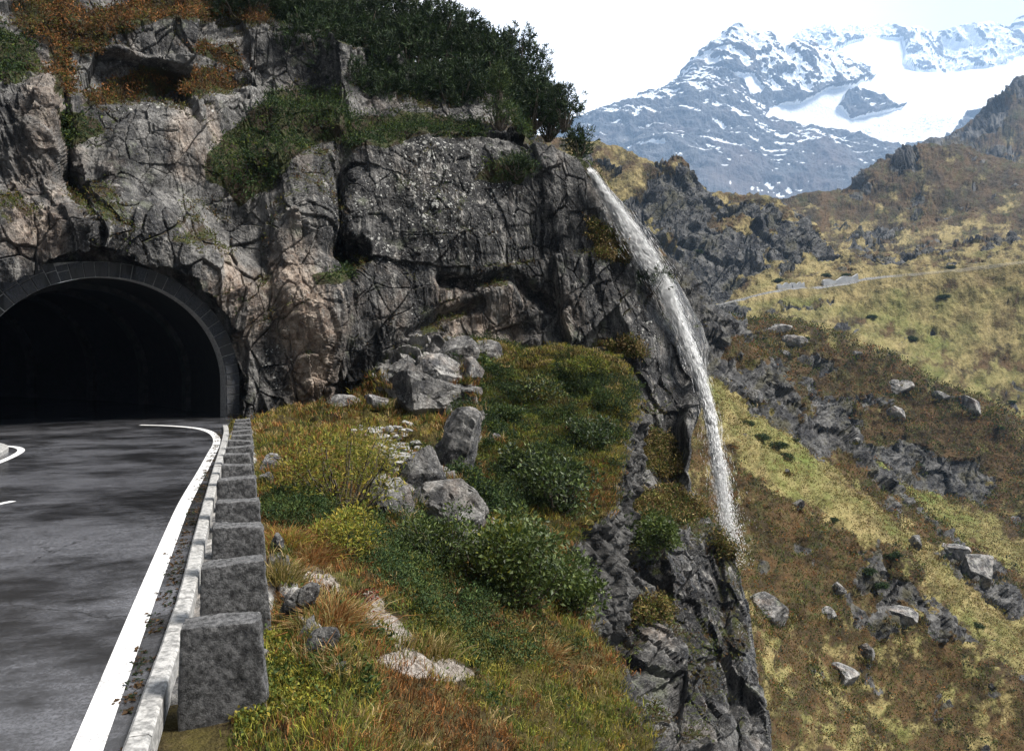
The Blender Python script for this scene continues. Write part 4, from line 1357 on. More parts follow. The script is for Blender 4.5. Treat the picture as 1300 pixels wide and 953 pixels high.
# rubble patch
pts, nr_, j = sample(BANK, BANK['vis'] & inpoly(bx, by, [(455, 545), (520, 540), (530, 570), (525, 600), (508, 590), (470, 565)]), 260, BANK['A'])
Vs = []; Fs = []; k = 0
v3, f3 = ICO[3]
for i_ in range(len(pts)):
    g = np.random.default_rng(900 + i_)
    W = v3[:].copy()
    for _ in range(7):
        n = unit(g.normal(size=3)); t_ = W @ n; W = W - np.outer(np.clip(t_ - .55, 0, None), n)
    W = W * g.uniform(.07, .2) * np.array([1.2, 1, .7]) + pts[i_] + (0, 0, .03)
    Vs.append(W); Fs.append(f3 + k); k += len(v3)
m = M('rubble_stone')
oi = m.noise(m.pos, 5, 4)
MAT['rubble'] = m.surf(m.bsdf(m.mix(m.rng(oi, .35, .65), (.13, .13, .13), (.36, .355, .345)), .85, m.bump(m.noise(m.pos, 20, 8), .6, .03)))
tag(link('rubble', mesh_np('rubble', np.concatenate(Vs), np.concatenate(Fs), MAT['rubble'], False)), 'heap of pale broken stones in the bank', 'rubble', kind='stuff')


# ------------------------------------------------------------------ guard stones along the road
BOL = [(266, 783, 6.3, .60), (284, 708, 7.9, .60), (292, 662, 9.5, .57), (293, 631, 11.0, .56), (293, 603, 12.6, .57), (293.5, 586, 14.2, .50), (295, 572.5, 15.8, .49),
       (298, 563.5, 17.3, .53), (299.5, 556, 18.9, .53), (302, 549.5, 20.5, .50), (303, 544, 22.0, .50), (303.5, 539, 23.7, .50), (304, 534, 25.2, .50), (304.5, 530, 26.8, .48)]
ORD = ['nearest', 'second', 'third', 'fourth', 'fifth', 'sixth', 'seventh', 'eighth', 'ninth', 'tenth', 'eleventh', 'twelfth', 'thirteenth', 'fourteenth']


def bollard_mesh(w, h, t, seed):
    n = 26
    g = np.linspace(-1, 1, n)
    faces = []
    V = []
    k = 0
    for ax in range(3):
        for sg in (-1, 1):
            a, b = np.meshgrid(g, g, indexing='ij')
            c = np.full_like(a, sg)
            arr = [None] * 3
            arr[ax] = c; arr[(ax + 1) % 3] = a; arr[(ax + 2) % 3] = b
            q = np.stack(arr, -1).reshape(-1, 3); V.append(q)
            f = gridfaces(n, n) + k
            faces.append(f if sg < 0 else f[:, ::-1]); k += n * n
    V = np.concatenate(V)
    # round the edges
    e = .05
    s_ = np.array([w / 2, t / 2, h / 2]); r = .022
    core = np.clip(V * s_, -(s_ - r), s_ - r)
    dv = V * s_ - core
    ln = np.linalg.norm(dv, axis=1, keepdims=True)
    W = core + dv / np.maximum(ln, 1e-9) * np.minimum(ln, r)
    q = W.astype(np.float32)
    zt = (W[:, 2] + h / 2) / h
    W[:, 0] += np.where(W[:, 0] > 0, .09 * (1 - zt), -.015 * (1 - zt))     # battered right side
    nn = unit(dv + 1e-9)
    dsp = .014 * fbm(q * 9 + seed, 4, seed) + .010 * fbm(q * 25 + seed * 2, 3, seed + 3) + .012 * perlin(q * 3 + seed, seed)
    side = sstep(.0, .6, nn[:, 0])
    dsp = dsp + side * .03 * fbm(q * 7 + seed, 4, seed + 9)
    W = W + nn * dsp[:, None]
    W[:, 2] += .03 * (W[:, 0] / w) * ((seed % 3) - 1)
    W[:, 2] += h / 2
    return mesh_np('guard_stone', W, np.concatenate(faces)[:, ::-1], MAT['granite'], True)


for i, (x_, y_, d_, w_) in enumerate(BOL):
    top = P(x_, y_, d_)
    zg = zroad(d_) - .38
    hgt = top[2] - zg - .07
    o = link('guard_stone', bollard_mesh(w_, hgt, .30, 400 + i), loc=(top[0] + .04, d_ + .15, zg))
    o.rotation_euler = (0, 0, math.radians(17.5 + random.uniform(-3.5, 3.5)))
    lab = {0: 'nearest grey granite guard stone cut by the bottom of the view', 13: 'last granite guard stone before the tunnel mouth'}.get(i, ORD[i] + ' granite guard stone counted from the nearest along the kerb')
    tag(o, lab, 'guard stone', 'granite guard stones along the kerb')

# rough footing wall under the stones, showing on the bank side
bl = np.array([P(x_, y_, d_) for x_, y_, d_, w_ in BOL]); bl[:, 2] = zroad(bl[:, 1])
bl = np.concatenate([[back(bl[0].copy(), bl[1].copy(), .12)], bl, [bl[-1] + np.array([-1.0, 4., 0])]])
WP = smooth_path(bl, 500); WP[:, 2] = zroad(WP[:, 1])
t = unit(np.gradient(WP[:, :2], axis=0)); sd = np.stack([t[:, 1], -t[:, 0], 0 * t[:, 0]], -1)
prof = [(-.42, -.4), (-.40, -.12), (-.1, -.08), (.22, -.05), (.36, -.02), (.43, -.12), (.48, -.3), (.58, -.7)]
prof = pchip(np.arange(8), np.array(prof), np.linspace(0, 7, 44))
WV = WP[:, None] + sd[:, None] * prof[None, :, :1] + np.array([0, 0, 1.]) * prof[None, :, 1:2]
wf = WV.reshape(-1, 3).astype(np.float32)
wb, wc = blocks(wf, (.55, .55, .4), 55, 1.4, .06)
wnm = gnormals(WV); 
if np.mean(wnm[:, 10, 2]) < 0: wnm = -wnm
amt = sstep(.15, .4, prof[:, 0])[None] 
WV[:14, :, 2] -= np.linspace(.9, 0, 14)[:, None]
WV = WV + wnm * ((.10 * wb + .05 * fbm(wf * 5, 4, 56)).reshape(WV.shape[:2]) * (.12 + amt))[..., None]
tag(link('retaining_wall', mesh_np('retaining_wall', WV.reshape(-1, 3), gridfaces(*WV.shape[:2]), MAT['wall_stone'], True)),
    'rough pale stone wall under the row of guard stones', 'wall')

# dark litter along the gutter
n = 2600
tt = rng.integers(60, len(KP) - 8, n)
kt = unit(np.gradient(KP[:, :2], axis=0)); ks = np.stack([-kt[:, 1], kt[:, 0]], -1)
off = .16 + np.abs(rng.normal(size=n)) * .07
pp = np.zeros((n, 3)); pp[:, :2] = KP[tt, :2] + ks[tt] * off[:, None] + rng.normal(size=(n, 2)) * .05
clump = perlin(pp.astype(np.float32) * 2.2, 88) > -.12
pp = pp[clump]; n = len(pp); pp[:, 2] = zroad(pp[:, 1]) + .008
dv = rng.normal(size=(n, 3)) * np.array([1, 1, .25])
Q = leaf_quads(pp, dv, np.tile(np.array([[0, 0, 1.]]), (n, 1)) + rng.normal(size=(n, 3)) * .3, rng.uniform(.02, .07, n), .6, .15)
V, Fc = soup(Q, 4)
tag(link('leaf_litter', mesh_np('leaf_litter', V, Fc, MAT['leaf'], cols=np.repeat(colours(['brown', 'dark', 'brown'], n) * .7, 4, 0))), 'dark leaf litter along the gutter beside the kerb', 'leaf litter', kind='stuff')


# ------------------------------------------------------------------ the valley side beyond the waterfall
TR = [
    (24, [(640, 700), (900, 1150), (1430, 2200)], .2, .0),
    # depth, outline (px, py), grass colour 0 heather - 1 pale grass, rock bias
    (38, [(640, 520), (820, 720), (900, 810), (1000, 930), (1100, 1030), (1430, 1400)], .42, .0),
    (60, [(640, 380), (800, 560), (900, 680), (1000, 790), (1060, 860), (1300, 1120), (1430, 1260)], .4, .1),
    (74, [(640, 310), (850, 500), (930, 585), (1030, 690), (1090, 745), (1150, 800), (1180, 850), (1250, 900), (1430, 1060)], .35, .02),
    (80, [(640, 290), (850, 470), (930, 550), (1030, 650), (1070, 690), (1110, 694), (1150, 712), (1180, 775), (1250, 830), (1430, 990)], .32, .2),
    (98, [(640, 260), (850, 445), (930, 515), (1000, 565), (1100, 645), (1150, 686), (1200, 738), (1300, 812), (1430, 900)], 1., -.2),
    (116, [(640, 200), (780, 300), (850, 400), (930, 470), (1000, 530), (1100, 622), (1180, 690), (1230, 725), (1290, 775), (1430, 870)], .35, .35),
    (128, [(640, 150), (780, 262), (830, 312), (870, 345), (905, 385), (940, 425), (1000, 480), (1080, 560), (1130, 610), (1180, 662), (1210, 690), (1290, 752), (1430, 860)], .1, .45),
    (165, [(640, 180), (780, 285), (830, 335), (900, 405), (1000, 500), (1090, 580), (1180, 640), (1250, 678), (1300, 703), (1430, 790)], 1., -.1),
    (200, [(640, 200), (830, 345), (930, 428), (1000, 490), (1040, 535), (1100, 572), (1200, 622), (1300, 668), (1430, 740)], .3, .35),
    (218, [(640, 210), (830, 348), (930, 418), (1000, 450), (1050, 488), (1120, 520), (1200, 560), (1300, 605), (1430, 670)], .22, .25),
    (240, [(640, 230), (830, 350), (930, 408), (960, 412), (985, 411), (1050, 428), (1120, 450), (1180, 478), (1240, 508), (1300, 540), (1430, 610)], .2, .05),
    (300, [(640, 240), (900, 398), (960, 414), (1050, 434), (1120, 459), (1180, 488), (1240, 520), (1300, 552), (1430, 612)], .7, .1),
    (350, [(640, 290), (900, 396), (940, 396), (1000, 400), (1060, 408), (1120, 418), (1200, 432), (1300, 455), (1430, 480)], .6, .34),
    (388, [(640, 300), (900, 390), (940, 381), (1000, 369), (1060, 364), (1100, 355), (1200, 345), (1300, 333), (1430, 322)], .95, -.1),
    (390, [(640, 299), (900, 388), (940, 379), (1000, 367), (1060, 362), (1100, 353), (1200, 343), (1300, 331), (1430, 320)], .9, -.5),
    (397, [(640, 300), (900, 388.5), (940, 380), (1000, 368), (1060, 363), (1100, 354), (1200, 344), (1300, 332), (1430, 321)], .9, -.5),
    (425, [(640, 260), (880, 330), (900, 345), (940, 350), (1000, 352), (1060, 350), (1100, 341), (1200, 333), (1300, 320), (1430, 310)], .6, .4),
    (470, [(640, 200), (780, 240), (850, 250), (900, 285), (960, 300), (1000, 310), (1060, 330), (1100, 330), (1200, 322), (1300, 310), (1430, 300)], .6, .45),
    (520, [(640, 165), (740, 180), (775, 190), (800, 203), (840, 212), (868, 205), (885, 220), (900, 236), (930, 242), (960, 247), (1000, 262), (1030, 285), (1060, 315), (1100, 321), (1200, 311), (1300, 300), (1430, 290)], .4, .3),
    (640, [(640, 200), (850, 240), (900, 255), (1000, 280), (1060, 305), (1100, 310), (1200, 297), (1300, 283), (1430, 270)], .5, .12),
    (760, [(640, 250), (960, 265), (1010, 268), (1060, 270), (1100, 268), (1150, 255), (1200, 243), (1250, 243), (1300, 246), (1430, 245)], .2, .3),
    (900, [(640, 260), (960, 262), (1010, 250), (1060, 247), (1090, 235), (1110, 215), (1150, 200), (1180, 187), (1210, 186), (1240, 196), (1300, 214), (1430, 222)], .1, .3),
    (1150, [(640, 300), (1010, 280), (1110, 250), (1180, 225), (1300, 225), (1430, 200)], .3, .3),
    (1700, [(640, 330), (1080, 300), (1120, 240), (1150, 212), (1180, 188), (1230, 165), (1260, 135), (1300, 108), (1430, 40)], .0, 1.2),
    (1950, [(640, 360), (1080, 330), (1180, 230), (1300, 160), (1430, 90)], .0, 1.0),
]
tx = np.linspace(640, 1430, 860)
td = np.array([r[0] for r in TR], float)
tz = []
for r in TR:
    q = np.array(r[1], float)
    yy = pchip(q[:, 0], q[:, 1], tx)
    tz.append(H - (yy - CY) / F * r[0])
tz = np.array(tz)
par = np.arange(len(TR))
# more rows where the picture shows more of the slope
dens = np.array([10, 30, 34, 22, 36, 34, 22, 34, 34, 34, 34, 26, 28, 34, 5, 5, 34, 40, 44, 20, 34, 38, 24, 40, 12])
pn_ = np.concatenate([np.linspace(i, i + 1, dens[i], endpoint=False) for i in range(len(TR) - 1)] + [[len(TR) - 1]])
Dn = pchip(par, td, pn_)
Zn = pchip(par, tz, pn_)
gcol = pchip(par, np.array([r[2] for r in TR], float), pn_); rbias = pchip(par, np.array([r[3] for r in TR], float), pn_)
TX = (tx[None] - CX) / F * Dn[:, None]
TV = np.stack([TX, np.broadcast_to(Dn[:, None], TX.shape), Zn], -1)
ld = np.log(TV[..., 1])
Q3 = np.stack([TV[..., 0] / TV[..., 1] * 9, ld * 5.5, TV[..., 2] / TV[..., 1] * 9], -1).reshape(-1, 3).astype(np.float32)
tn = gnormals(TV)
tfl = np.mean(tn[..., 2]) < 0
if tfl: tn = -tn
sh = TX.shape
big = fbm(Q3 * 1.0, 4, 201).reshape(sh)
med = fbm(Q3 * 4.0, 5, 202, .58).reshape(sh)
fin = fbm(Q3 * 14.0, 4, 205, .6).reshape(sh)
wq = Q3 + .25 * np.stack([perlin(Q3 * 2.5, 210 + i) for i in range(3)], -1)
tb1, _ = blocks(wq, (.42, .42, .5), 220, 1.6, .05)
tb2, _ = blocks(wq + 3, (.13, .13, .17), 221, 1.6, .06)
tb1 = tb1.reshape(sh); tb2 = tb2.reshape(sh)
rn = fbm(Q3 * 2.2 + 9, 5, 230, .6).reshape(sh)
rbx = rbias[:, None] + 0 * TX
tpx, tpy = proj(TV)
# rock features seen on particular slopes
rbx = rbx + .8 * ell(tpx, tpy, 860, 290, 60, 80, 0, .5) + .55 * ell(tpx, tpy, 960, 290, 70, 45, 20, .6) + 1.0 * ell(tpx, tpy, 900, 430, 45, 80, 0, .5) + 0.8 * ell(tpx, tpy, 985, 500, 36, 70, 40, .5) \
    + 1.0 * ell(tpx, tpy, 1245, 735, 66, 22, 42, .5) + 1.0 * ell(tpx, tpy, 1112, 765, 48, 46, 20, .4) + 1.0 * ell(tpx, tpy, 1165, 592, 105, 30, 18, .4) + .9 * ell(tpx, tpy, 1030, 545, 40, 60, 50, .5) + .9 * ell(tpx, tpy, 1195, 800, 40, 20, 45, .5) + .5 * ell(tpx, tpy, 1110, 300, 50, 25) + .5 * ell(tpx, tpy, 1110, 225, 60, 20, -20) + .5 * ell(tpx, tpy, 1165, 262, 40, 12)
rbx = rbx - .5 * ell(tpx, tpy, 1020, 600, 120, 25, 35, .5) - .4 * ell(tpx, tpy, 1200, 400, 120, 40, 10, .5)
isroad = ((Dn > 387.5) & (Dn < 398))[:, None] + 0 * TX > 0
rockm = sstep(.10, .34, rn * 1.15 + rbx * .52 - .20)
far = TV[..., 1]
rockm[isroad] = 0
nroad = 1 - np.exp(-((Dn - 393) / 9.0) ** 2)[:, None]
disp = far * ((.016 * big + .011 * med + .0026 * fin) * nroad + rockm * nroad * (.012 * tb1 + .0034 * tb2 + .003 * med))
TVd = TV + tn * disp[..., None]
TVd[..., 1] = np.maximum(TVd[..., 1], 20)
tn2 = gnormals(TVd); tn2 = -tn2 if tfl else tn2
steep = 1 - tn2[..., 2]
tpx, tpy = proj(TVd)
tq = fbm(Q3 * 3.1 + 20, 4, 240, .6).reshape(sh)
gm = np.clip(gcol[:, None] + .75 * tq + .25 * med, 0, 1)
gm = np.clip(gm + .5 * ell(tpx, tpy, 1010, 600, 130, 30, 38, .5) - .5 * ell(tpx, tpy, 1010, 720, 100, 60, 30, .5), 0, 1)
grn = np.clip(.9 * fbm(Q3 * 2.0 + 41, 3, 244).reshape(sh) + .25 + .6 * ell(tpx, tpy, 1160, 620, 80, 25, 40, .5) + .3 * ell(tpx, tpy, 1000, 590, 70, 30, 40) - .4 * (far > 380), 0, 1)
m = M('hillside_turf')
pscale = m.math('DIVIDE', 1.0, m.attr('far'))
vm = m.t.nodes.new('ShaderNodeVectorMath'); vm.operation = 'SCALE'; m.set(vm.inputs[0], m.pos); m.set(vm.inputs['Scale'], pscale)
lp = vm.outputs[0]
f1 = m.noise(lp, 70, 6, .7); f2 = m.noise(lp, 190, 5, .7); f3 = m.noise(lp, 30, 6, .65)
fl_ = m.noise(m.map(lp, (1, .5, 1), (0, math.radians(42), 0)), 40, 6, .7)
heath = m.mix(m.rng(f3, .4, .62), (.036, .025, .011), (.090, .054, .023))
heath = m.mix(m.rng(fl_, .5, .62, 0, .7), heath, (.085, .074, .028))
heath = m.mix(m.rng(f2, .40, .30, 0, .8), heath, (.014, .011, .006))
heath = m.mix(m.rng(f1, .5, .66, 0, .8), heath, (.045, .050, .014))
gras = m.mix(m.rng(fl_, .38, .62), (.105, .088, .033), (.275, .22, .098))
gras = m.mix(m.rng(f3, .52, .66, 0, .7), gras, (.10, .066, .03))
gras = m.mix(m.math('MULTIPLY', m.attr('green'), m.rng(f1, .35, .6, .5, 1)), gras, (.115, .145, .032))
c = m.mix(m.rng(m.math('ADD', m.attr('turf'), m.math('MULTIPLY', m.math('SUBTRACT', fl_, .5), 1.5)), .34, .66), heath, gras)
c = m.mix(m.rng(f2, .56, .72, 0, .4), c, (.028, .028, .010))
r_ = m.mix(m.rng(m.noise(lp, 60, 9, .7), .36, .62), (.016, .016, .017), (.135, .132, .128))
r_ = m.mix(m.rng(m.noise(m.map(lp, (1, 1, .2)), 90, 6, .65), .5, .62, 0, .7), r_, (.03, .03, .033))
r_ = m.mix(m.rng(f2, .6, .72, 0, .6), r_, (.30, .30, .29))
r_ = m.mix(m.rng(f3, .50, .62, 0, .75), r_, (.05, .045, .02))
c = m.mix(m.rng(m.math('ADD', m.attr('rock'), m.math('MULTIPLY', m.math('SUBTRACT', f1, .5), 1.2)), .42, .6), c, r_)
c = m.mix(m.attr('tarmac'), c, (.22, .22, .22))
hh = m.math('MULTIPLY', m.math('ADD', f2, f1), m.attr('far'))
MAT['hill'] = m.surf(m.bsdf(c, .92, m.bump(hh, .8, .006), .15))
tf = gridfaces(*sh)
if tfl: tf = tf[:, ::-1]
struct('hillside', mesh_np('hillside', TVd.reshape(-1, 3), tf, MAT['hill'], False,
                           dict(rock=rockm, turf=gm, green=grn, far=far, tarmac=isroad * (1 - .75 * sstep(1085, 1190, tpx)) * sstep(-.5, -.2, tq))),
       'brown and green mountainside falling into the valley beyond the waterfall', 'hillside')
ctl = unit(np.array([0, 0, H]) - TVd.reshape(-1, 3))
HILL_REF['h'] = HILL = dict(V=TVd.reshape(-1, 3), N=tn2.reshape(-1, 3), px=tpx.reshape(-1), py=tpy.reshape(-1))
HILL['ok'] = (np.sum(ctl * HILL['N'], 1) > .02) & (HILL['V'][:, 1] > 27)

# heather clumps on the nearer slope
HA = vert_area(TVd).reshape(-1) / HILL['V'][:, 1] ** 1.7
nearh = HILL['ok'] & (HILL['V'][:, 1] > 27) & (HILL['V'][:, 1] < 260) & (HILL['px'] > 860) & (HILL['px'] < 1340) & (HILL['py'] < 990) & (rockm.reshape(-1) < .5)


def hillcover(mask, n, pal, sz, lift, label, per=6):
    pts, nr_, j = sample(HILL, mask, n, HA)
    dj = pts[:, 1]
    c = np.repeat(pts, per, 0) + rng.normal(size=(n * per, 3)) * np.repeat(dj * sz * .9, per)[:, None] * np.array([1, 1, .4]) + np.array([0, 0, 1.]) * np.repeat(dj * lift, per)[:, None] * rng.uniform(0, 1, (n * per, 1))
    d = unit(np.array([0, 0, .7]) + rng.normal(size=(n * per, 3)) * .7)
    Q = leaf_quads(c, d, rng.normal(size=d.shape), np.repeat(dj * sz, per) * rng.uniform(.6, 1.4, n * per), .5)
    cc = np.repeat(colours(pal, n), per, 0) * rng.uniform(.75, 1.3, (n * per, 1))
    V, Fc = soup(Q, 4)
    tag(link('heather', mesh_np('heather', V, Fc, MAT['leaf'], cols=np.repeat(cc, 4, 0))), label, 'heather', kind='stuff')


gmf = gm.reshape(-1); tqf = tq.reshape(-1)
hillcover(nearh & (gmf < .45), 16000, ['brown', 'brown', 'olive', 'olive', 'dark', 'green', 'rust'], .0022, .003, 'reddish brown heather on the slope below the waterfall')
hillcover(nearh & (gmf < .5) & (med.reshape(-1) > .08), 2500, ['green', 'dark', 'olive'], .003, .005, 'dark green dwarf shrubs dotted over the heather slope')
hillcover(nearh & (gmf >= .5), 12000, ['straw', 'olive', 'olive', 'brown'], .0018, .002, 'pale dry grass on the valley slopes')

# boulders out on the slopes
for i, (x_, y_, w_, h_, lab) in enumerate([
    (980, 776, 52, 34, 'large pale boulder on the heather right of the waterfall foot'),
    (1072, 858, 44, 24, 'pale boulder at the bottom of the heather slope'),
    (1100, 826, 20, 26, 'white pointed rock on the lower heather slope'),
    (1148, 783, 40, 22, 'grey boulder at the right below the rocky spur'),
    (1066, 748, 18, 16, 'small grey stone left of the rocky spur'),
    (1052, 778, 22, 12, 'low grey stone behind the pointed rock'),
    (1140, 522, 30, 20, 'rounded grey boulder on the middle of the brown knoll'),
    (1140, 489, 40, 18, 'pale grey boulder near the top of the brown knoll'),
    (1236, 514, 36, 22, 'broad grey boulder on the right of the brown knoll'),
    (1196, 502, 24, 14, 'split grey boulder between the others on the brown knoll'),
    (1088, 449, 14, 6, 'small white slab on top of the brown knoll'),
    (985, 417, 42, 12, 'long white rock slab at the left top of the brown knoll'),
    (1008, 433, 36, 14, 'second white rock slab just below the long one'),
    (998, 448, 16, 6, 'small white slab below the two large slabs'),
    (1015, 640, 14, 14, 'small dark rock standing on the pale grass band'),
    (1090, 560, 12, 8, 'pale stone beside the green gully'),
    (1165, 690, 18, 18, 'pale rock on the grass above the spur'),
    (1215, 700, 40, 24, 'pale slabby outcrop at the right side of the slope'),
    (1250, 722, 44, 34, 'long pale outcrop lowest on the right side'),
    (1000, 598, 8, 6, 'tiny pale stone on the upper grass band'),
    (960, 505, 26, 18, 'pinkish rock on the dark rib behind the waterfall'),
]):
    boulder(x_, y_, w_, h_, 500 + i, lab, HILL, 'far_boulder' if y_ < 700 else 'boulder', sub=4, tilt=random.uniform(-10, 20))

skirt(HILL, SKIRT['hill'], 26, .1, .0005, ['brown', 'olive', 'straw', 'dark'], 'rough grass growing up round the boulders on the valley slopes')

# dark shrubs on the slopes
SH = [shrub_meshes(600 + i, .75, .8, 18, 110, .14, ('dark', 'jun'), .5, 'leaf') for i in range(3)]
for i, (x_, y_, s_, lab) in enumerate([
    (1135, 700, 22, 'dark round pine on the crest of the rocky spur'), (968, 552, 22, 'dark shrub highest of the row on the grass band'), (985, 562, 24, 'dark shrub in the middle of the row on the grass band'),
    (1000, 574, 22, 'dark shrub lowest of the row on the grass band'), (948, 532, 18, 'small shrub left of the row behind the waterfall'), (1120, 740, 20, 'dark green shrub on the left of the rocky spur'),
    (1100, 722, 18, 'dark shrub above the spur face'), (1240, 790, 18, 'brownish shrub on the pale grass at the right'), (1285, 508, 10, 'round dark shrub at the right edge of the slope'),
    (1160, 425, 16, 'dark shrub on the slope under the far road'), (1110, 398, 12, 'small shrub above the road slope gully'), (1200, 372, 14, 'dark shrub just under the road at the right'),
    (1075, 345, 12, 'dark shrub beside the far retaining wall'), (985, 352, 14, 'dark shrub left of the far retaining wall'), (1205, 335, 12, 'low dark shrub above the road on the right'),
    (890, 318, 14, 'dark juniper on the crag left of the valley'), (1050, 345, 12, 'dark shrub above the far road in the middle'), (1270, 540, 12, 'dark shrub on the knoll shoulder'),
    (1010, 555, 10, 'small shrub right of the row on the grass band'), (1060, 655, 12, 'small dark shrub on the rib over the pale grass'), (1025, 425, 10, 'small shrub beside the white slabs'),
]):
    pos, _ = pick(HILL, x_, y_ + s_ * .2)
    sc_ = s_ / F * pos[1] / 1.5
    place('shrub', SH[i % 3], pos - np.array([0, 0, .15 * sc_]), lab, 'shrub', None, scale=sc_, sz=.65, names=('stem', 'foliage'))

# far retaining walls and road
for i, (x0, x1, hpx, lab) in enumerate([(988, 1006, 11, 'pale retaining wall at the left end above the far road'), (1007, 1022, 10, 'pale retaining wall in the middle above the far road'), (1046, 1090, 11, 'longest pale retaining wall along the far road')]):
    xs = np.linspace(x0, x1, 14)
    yb = np.interp(xs, [900, 940, 1000, 1060, 1100], [389, 380, 368, 363, 354])
    lo_ = P(xs, yb + 1, 398.5); hi_ = lo_ + np.array([0, 1.2, 1.]) * (hpx / F * 398 * (.85 + .15 * np.sin(np.arange(14)))) [:, None] * np.array([0, .12, 1])
    bk_ = hi_ + np.array([0, 2.5, 0]); bo_ = lo_ + np.array([0, 3., 0])
    V = np.stack([lo_, hi_, bk_, bo_], 1).reshape(-1, 3)
    fcs = [gridfaces(14, 4), np.array([[0, 1, 2, 3], [55, 54, 53, 52]])]
    tag(link('retaining_wall', mesh_np('retaining_wall', V, fcs, MAT['far_wall'])), lab, 'wall', 'retaining walls along the far road')


# ------------------------------------------------------------------ snow mountain
MR = [
    (2100, [(600, 330), (1450, 330)]),
    (2600, [(600, 300), (740, 235), (800, 225), (900, 220), (1000, 250), (1100, 235), (1200, 230), (1300, 230), (1450, 200)]),
    (2900, [(600, 280), (740, 188), (800, 178), (870, 165), (930, 160), (1000, 185), (1080, 192), (1140, 196), (1200, 190), (1300, 170), (1450, 130)]),
    (3200, [(600, 240), (700, 185), (740, 158), (795, 137), (850, 124), (880, 112), (930, 112), (980, 142), (1030, 165), (1080, 178), (1140, 178), (1200, 158), (1300, 115), (1450, 70)]),
    (3500, [(600, 240), (700, 180), (750, 157), (800, 137), (850, 116), (868, 106), (885, 84), (905, 62), (925, 46), (945, 36), (962, 46), (985, 57), (1030, 67), (1060, 85), (1100, 108), (1130, 124), (1150, 142), (1200, 135), (1300, 100), (1450, 60)]),
    (3900, [(600, 260), (850, 130), (945, 66), (1000, 85), (1060, 92), (1100, 105), (1150, 112), (1200, 112), (1300, 85), (1450, 45)]),
    (4500, [(600, 260), (850, 130), (945, 70), (1000, 72), (1040, 62), (1060, 62), (1100, 68), (1150, 88), (1200, 92), (1250, 84), (1300, 66), (1450, 40)]),
    (4800, [(600, 260), (850, 130), (945, 75), (1000, 62), (1030, 45), (1060, 40), (1100, 33), (1130, 38), (1160, 42), (1190, 44), (1230, 40), (1262, 34), (1280, 46), (1300, 34), (1450, 10)]),
    (5200, [(600, 290), (850, 170), (1000, 110), (1450, 60)]),
]
mx_ = np.linspace(600, 1450, 900)
MK = 1.7
md = np.array([r[0] for r in MR], float) * MK
mz = np.array([H - (pchip(np.array(r[1], float)[:, 0], np.array(r[1], float)[:, 1], mx_) - CY) / F * r[0] * MK for r in MR])
mdens = [16, 60, 70, 90, 50, 40, 50, 14]
mp = np.concatenate([np.linspace(i, i + 1, mdens[i], endpoint=False) for i in range(len(MR) - 1)] + [[len(MR) - 1]])
MD = pchip(np.arange(len(MR)), md, mp); MZ = pchip(np.arange(len(MR)), mz, mp)
MV = np.stack([(mx_[None] - CX) / F * MD[:, None], np.broadcast_to(MD[:, None], MZ.shape), MZ], -1)
msh = MZ.shape
mq = (MV.reshape(-1, 3) / 1000 / MK).astype(np.float32)
mpx, mpy = proj(MV)
GL = [[(1068, 62), (1100, 47), (1146, 50), (1148, 84), (1158, 92), (1200, 93), (1260, 86), (1300, 72), (1340, 60), (1340, 100), (1300, 112), (1266, 139), (1232, 146), (1198, 183), (1160, 190), (1141, 193), (1104, 183),
       (1050, 169), (1009, 166), (972, 149), (975, 137), (1016, 132), (1050, 115), (1077, 112), (1110, 101), (1100, 90), (1067, 84), (1056, 70)],
      [(920, 97), (955, 95), (968, 115), (962, 125), (935, 108)], [(1028, 58), (1050, 58), (1056, 66), (1036, 70)],
      [(795, 188), (840, 180), (850, 190), (815, 196)]]
ISL = [[(1070, 122), (1084, 118), (1096, 124), (1145, 138), (1110, 147), (1082, 152), (1072, 144), (1062, 136)], [(1084, 98), (1098, 96), (1110, 101), (1104, 106), (1086, 104)]]
gjx = mpx + 5 * fbm(mq * 9, 4, 301).reshape(msh); gjy = mpy + 4 * fbm(mq * 9, 4, 302).reshape(msh)
glac = np.zeros(msh, bool)
for po in GL: glac |= inpoly(gjx, gjy, po)
for po in ISL: glac &= ~inpoly(gjx, gjy, po)
mn = gnormals(MV); mfl = np.mean(mn[..., 2]) < 0
if mfl: mn = -mn
rd = fbm(mq * 2.6, 7, 310, .55, True).reshape(msh)
rd2 = fbm(mq * np.array([9, 3, 6], np.float32), 5, 311, .6, True).reshape(msh)
gs = np.where(glac, .12, 1.0)
ser = fbm(mq * 30, 3, 313, .6, True).reshape(msh) * ell(mpx, mpy, 1150, 165, 70, 18, -10, .5)
mdisp = gs * (95 * (rd - .35) + 30 * (rd2 - .2)) * np.clip(MD[:, None] / 3300 / MK, .6, 1.2) * .75 + ser * 8
mdisp = mdisp * MK
MVd = MV + mn * mdisp[..., None]
mn2 = gnormals(MVd); mn2 = -mn2 if mfl else mn2
cur = mdisp - (np.roll(mdisp, 6, 1) + np.roll(mdisp, -6, 1) + np.roll(mdisp, 6, 0) + np.roll(mdisp, -6, 0)) / 4
mpx2, mpy2 = proj(MVd)
hgt_ = MVd[..., 2]
sn = fbm(mq * 4, 5, 320, .5).reshape(msh)
line = sstep(650 * MK, 1450 * MK, hgt_)
gul = fbm(np.stack([mq[:, 0] * 11 + mq[:, 2] * 5, mq[:, 1] * 4, mq[:, 2] * 2.5], -1), 5, 330, .6, True).reshape(msh)
led = fbm(np.stack([mq[:, 0] * 3.2, mq[:, 1] * 2.5, mq[:, 2] * 22 + mq[:, 0] * 5], -1), 4, 340, .55, True).reshape(msh)
zon = sstep(-.25, .25, fbm(mq * 1.6, 3, 345).reshape(msh) + .8 * (line - .45))
